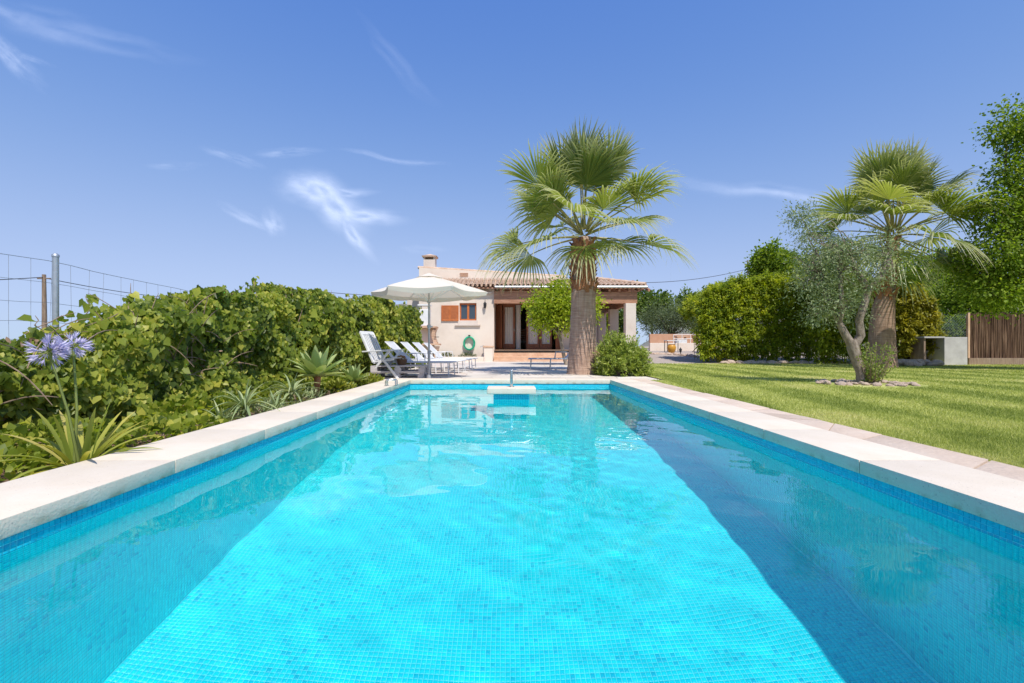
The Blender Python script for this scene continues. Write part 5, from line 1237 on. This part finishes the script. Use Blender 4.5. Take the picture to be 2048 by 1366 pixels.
# --- shrub beside the palm
def shrub():
    rs = np.random.RandomState(61); c = P(1247, 757, 11.6); t = thing('oleander_shrub', 'dense bright green bush beside the big palm trunk', 'shrub', (c.x, 11.9, -.06)); mb = MB(); parts = []
    cx, cyy = c.x+.02, 11.95
    for k in range(430):
        d = unit(rs.normal(0,1,3)); d[2] = abs(d[2])*.9+.02; R = np.array([.74,.62,1.12])*(1+.22*(vnoise(np.array([d[0]*3+5]), np.array([d[2]*3+d[1]*2]))[0]-.5)*2)
        tip = np.array([cx,cyy,-.02]) + d*R*rs.uniform(.72,1.02); b = np.array([cx+rs.normal(0,.1), cyy+rs.normal(0,.1), -.08]); st = b*.45+tip*.55
        if k < 90: mb.tube([tuple(b), tuple(st), tuple(tip)], [.008,.005,.002], 4, False)
        m = 34; u = rs.rand(m)**.7; C = st+(tip-st)*u[:,None]+rs.normal(0,.025,(m,3)); ax = unit(tip-st)
        Tp = unit(ax*.7+rs.normal(0,.55,(m,3))); Nm = unit(np.array([0,-.2,.8])+rs.normal(0,.5,(m,3))); parts.append((C,Nm,Tp,rs.uniform(.06,.11,m),np.clip(rs.normal(.35+.35*u,.18),0,1)))
    mb.build('stems', M_twig, t)['kind'] = 'stuff'; q = [np.concatenate([p[i] for p in parts]) for i in range(5)]
    tm = (T_LANCE[0]*np.array([1.5,1,1]), T_LANCE[1]); add('foliage', leaf_mesh('foliage', *q[:4], tm, q[4]), L_shrub, t)
shrub()
# --- small lemon tree before the porch
DL = 19.0; lp = lambda px, py: P(px, py, DL)
b = lp(1136, 726); f = lp(1118, 668)
tree('lemon_tree', 'small lime green lemon tree in front of the porch', 'tree', (lp(1134,715).x, DL, -.08), tuple(f), .07,
     [(*lp(1095,612),.75,.8,.62), (*lp(1130,598),.8,.8,.62), (*lp(1098,642),.62,.7,.4), (*lp(1135,630),.75,.8,.6), (*lp(1168,612),.6,.7,.62), (*lp(1078,625),.45,.5,.4), (*lp(1120,575),.3,.3,.28)], 330, 26, .34, .115, L_lemon, M_bark, 71, droop=.25)
# --- olive tree on the lawn
def olive():
    D = 9.2; p = lambda px, py, dd=0: np.array(P(px, py, D+dd)); rs = np.random.RandomState(81)
    base = np.array([p(1724,770)[0], D, -.08]); t = thing('olive_tree', 'twisted olive tree with pale forked trunk on the lawn', 'tree', tuple(base)); mb = MB()
    def path(pts, rad): mb.tube([tuple(q) for q in pts], rad, 10)
    fork = p(1706,695)
    path([base, p(1722,745), p(1712,720), fork, p(1703,680)], [.10,.085,.085,.105,.085])
    path([fork, p(1690,668), p(1678,645), p(1662,610,.1), p(1648,580,.15), p(1640,550,.2), p(1632,500,.2)], [.08,.068,.054,.043,.035,.028,.02])
    path([fork, p(1722,670), p(1718,640,-.1), p(1730,605,-.1), p(1736,580,-.1)], [.08,.072,.066,.062,.062])
    path([p(1736,580,-.1), p(1725,560,-.1), p(1712,540,-.1), p(1700,510,-.05)], [.065,.055,.05,.035]); path([p(1736,580,-.1), p(1752,562,-.15), p(1770,540,-.2), p(1778,515,-.2)], [.065,.055,.05,.035])
    path([p(1678,645), p(1685,620,-.1), p(1682,580,-.1), p(1680,540,-.1)], [.05,.045,.04,.03])
    lobes = [(*p(1618,450,.2),.34,.4,.36), (*p(1640,520,.1),.5,.5,.45), (*p(1612,560,.2),.36,.4,.32), (*p(1690,505,-.1),.5,.5,.30), (*p(1745,500,-.1),.42,.45,.3), (*p(1668,590,-.1),.42,.4,.42), (*p(1640,620,0),.32,.3,.32), (*p(1715,545,-.3),.45,.3,.3), (*p(1765,550,-.2),.3,.3,.3), (*p(1600,430,.2),.18,.2,.2), (*p(1712,620,.2),.25,.25,.3)]
    (C,Nm,Tp,S,tm,rn), cc = crown(lobes, 470, 25, .20, .064, rs, .3, .1, T_LANCE, .3)
    for k in range(140):
        e = cc[rs.randint(len(cc))]; anc = [p(1640,550,.2), p(1700,510,-.05), p(1778,515,-.2), p(1680,540,-.1), p(1662,610,.1)]; a = min(anc, key=lambda q: np.linalg.norm(q-e)); limb(mb, a, e, .014, .003, rs, 4, .08, 4)
    mb.build('trunk', M_bark, t, 60); add('crown', leaf_mesh('crown', C, Nm, Tp, S, (T_LANCE[0]*np.array([1.4,1,1]), T_LANCE[1]), rn), L_olive, t)
    parts = []; sk = MB()
    for k in range(60):  # suckers at the foot
        b = np.array([base[0]+.07+rs.normal(0,.06), D-.1+rs.normal(0,.06), -.06]); tip = b + np.array([rs.normal(.08,.16), rs.normal(-.05,.14), rs.uniform(.3,.85)]); sk.tube([tuple(b), tuple((b+tip)/2+rs.normal(0,.02,3)), tuple(tip)], [.005,.004,.002], 4, False)
        m = 26; u = rs.rand(m); C = b+(tip-b)*u[:,None]+rs.normal(0,.02,(m,3)); parts.append((C, unit(rs.normal(0,1,(m,3))+np.array([0,-.4,.6])), unit(rs.normal(0,.6,(m,3))+np.array([0,0,.8])), rs.uniform(.035,.06,m), np.clip(rs.normal(.4,.2,m),0,1)))
    q = [np.concatenate([z[i] for z in parts]) for i in range(5)]
    sk.build('sucker_stems', M_twig, t)['kind'] = 'stuff'; add('suckers', leaf_mesh('suckers', *q[:4], (T_LANCE[0]*np.array([2.2,1,1]), T_LANCE[1]), q[4]), L_shrub, t)
olive()
# --- bamboo hedges
def bamboo(lab, px0, px1, D0, D1_, top, nspray, lm, seed, size=.135, group='bamboo hedges', culms=60, per=38):
    rs = np.random.RandomState(seed); xm = PX((px0+px1)/2, D0); t = thing('bamboo_hedge', lab, 'bamboo', (xm, D0+.5, -.06), group); x0, x1 = PX(px0, D0), PX(px1, D0)
    n = nspray; u = rs.rand(n); h = np.interp(u, top[0], top[1]); h = h*(1+.05*(fbm(u*9, u*0+seed, 3)-.5)*2)
    f = rs.rand(n)**.8; face = rs.rand(n); dep = np.where(face < .62, rs.rand(n)**2*.5, rs.rand(n)*(D1_-D0)); f = np.where(face >= .62, .80+.2*rs.rand(n), f)
    bulge = .22*(fbm(u*8+seed, f*4, 4)-.5)*2
    low = np.clip((.30-f)/.3, 0, 1)
    edge = np.minimum(u, 1-u)*(x1-x0); inset = .35*np.clip(f-.55, 0, 1)**2*2
    C0 = np.stack([x0+(x1-x0)*u + np.where(u < .5, 1, -1)*(inset+low*.35)*np.exp(-edge/.5), D0+dep-bulge+inset+.35*low, -.05+h*f], 1)
    keep = rs.rand(n) > low*.5; C0 = C0[keep]; n = len(C0); ci = np.repeat(np.arange(n), per); m = n*per
    sp = unit(np.array([0,-.55,.25])+rs.normal(0,.6,(n,3))); off = rs.rand(m)[:,None]*sp[ci]*.34 + rs.normal(0,.05,(m,3)); C = C0[ci]+off; C[:,2] -= .10*(off**2).sum(1)
    Tp = unit(sp[ci]*.6 + rs.normal(0,.55,(m,3)) - UPV*.35); Nm = unit(UPV*.8 + np.array([0,-.5,0]) + rs.normal(0,.4,(m,3)))
    cb = np.clip(rs.normal(.42,.17,n), 0, 1); rn = np.clip(cb[ci]+rs.normal(0,.13,m), 0, 1)
    C[:,2] = np.maximum(C[:,2], -.02)
    add('foliage', leaf_mesh('foliage', C, Nm, Tp, size*rs.uniform(.6,1.25,m), (T_LANCE[0]*np.array([1.7,1,1]), T_LANCE[1]), rn), lm, t)
    for k in range(culms):
        x = x0+.2+(x1-x0-.4)*rs.rand(); y = D0+.25+rs.rand()*(D1_-D0-.3); hh = np.interp((x-x0)/(x1-x0), top[0], top[1])*rs.uniform(.8,.98); l = rs.normal(0,.08)
        MB().tube([(x,y,-.15),(x+l*.4,y,hh*.5),(x+l,y-.05,hh)], [.013,.011,.004], 5).build('culm', M_gstem, t)
bamboo('rounded yellow green clipped bamboo hedge beside the gravel', 1402, 1640, 20.6, 23.2, ([0,.08,.25,.45,.7,1],[2.55,3.0,3.35,3.6,3.62,3.55]), 3600, L_bam, 5)
bamboo('dark bamboo thicket behind the olive tree', 1632, 1850, 19.6, 22.0, ([0,.4,1],[3.4,3.4,3.1]), 2600, L_bam, 6)
bamboo('bright yellow bamboo beside the pump housing', 1800, 1876, 19.2, 20.2, ([0,.5,1],[3.2,3.0,2.2]), 700, L_bamy, 7, culms=20)
# --- background trees
def btree(lab, px, py, D, rpx, rpy, lm, seed, n=150, size=.2, name='background_tree', zb=None, per=30, tm=T_OVAL, cr=None):
    c = P(px, py, D); rx, rz = rpx*D/F, rpy*D/F; rs = np.random.RandomState(seed); lobes = []
    for k in range(6):
        a = k*1.05+rs.rand(); lobes.append((c.x+rx*.5*math.cos(a), D+rx*.45*math.sin(a), c.z+rz*rs.uniform(-.35,.4), rx*rs.uniform(.45,.62), rx*rs.uniform(.45,.6), rz*rs.uniform(.45,.65)))
    z = -.1 if zb is None else zb
    tree(name, lab, 'tree', (c.x, D, z), (c.x, D, max(z+.4, c.z-rz*.9)), max(.06, rx*.06), lobes, n, per, cr or rx*.28, size, lm, M_darkbark, seed, 'background trees', 10, .2, tm, .45)
btree('round grey green tree behind the orange garden wall', 1343, 634, 36, 58, 40, L_grey, 101, 260, .2, zb=.4, tm=T_LANCE, per=40)
btree('bright leafy tree just right of the porch column', 1305, 612, 48, 40, 36, L_far, 102, 170, .3, zb=.5)
btree('leafy tree rising behind the round grey tree', 1392, 618, 52, 36, 40, L_far, 103, 170, .3, zb=.5)
btree('pale leafy tree low behind the garden chairs', 1420, 648, 46, 40, 40, L_far, 113, 170, .28, zb=.5)
btree('tall leafy tree rising above the clipped bamboo', 1548, 530, 29, 46, 52, L_tree, 104, 300, .17)
btree('dense tree behind the palm with netted trunk', 1650, 560, 30, 70, 60, L_tree, 105, 300, .18)
btree('dense tree behind the yellow bamboo', 1850, 570, 27, 70, 70, L_tree, 106, 330, .17)
btree('low shady tree behind the reed fence', 1960, 600, 24, 80, 60, L_tree, 107, 330, .15)
btree('dark bushy tree behind the chain link fence', 1906, 655, 23.5, 46, 40, L_tree, 116, 200, .12)
btree('far tree seen between porch columns', 1228, 640, 52, 40, 40, L_far, 108, 150, .3, zb=.5)
btree('small bright tree behind the porch back columns', 1205, 640, 44, 22, 40, L_lemon, 109, 120, .25, zb=.5)
btree('white flowering bush beside the bamboo and chairs', 1425, 672, 27, 18, 22, L_grey, 110, 80, .12, zb=.2)
# --- big tree at the right edge
def bigtree():
    D = 14.5; p = lambda px, py, dd=0: tuple(P(px, py, D+dd))
    lobes = [(*p(2035,245),.55,.6,.65), (*p(2065,300),.7,.7,.8), (*p(2000,262),.35,.4,.15), (*p(2022,345),.45,.5,.5), (*p(1985,425),.45,.6,.75), (*p(2045,430),.8,.8,.9), (*p(1995,510),.75,.9,.7), (*p(2060,540),1.0,1.0,1.0), (*p(1985,590),.7,.8,.42), (*p(1945,545,.6),.5,.6,.5), (*p(2120,420),1.2,1.2,2.0), (*p(2130,580),1.2,1.2,.8)]
    tree('broadleaf_tree', 'tall glossy green tree standing over the reed fence', 'tree', (P(2115,740,D).x, D, -.1), p(2105,600), .16, lobes, 1500, 26, .36, .092, L_tree, M_darkbark, 120, droop=.35, nlimb=34, shell=.35)
bigtree()
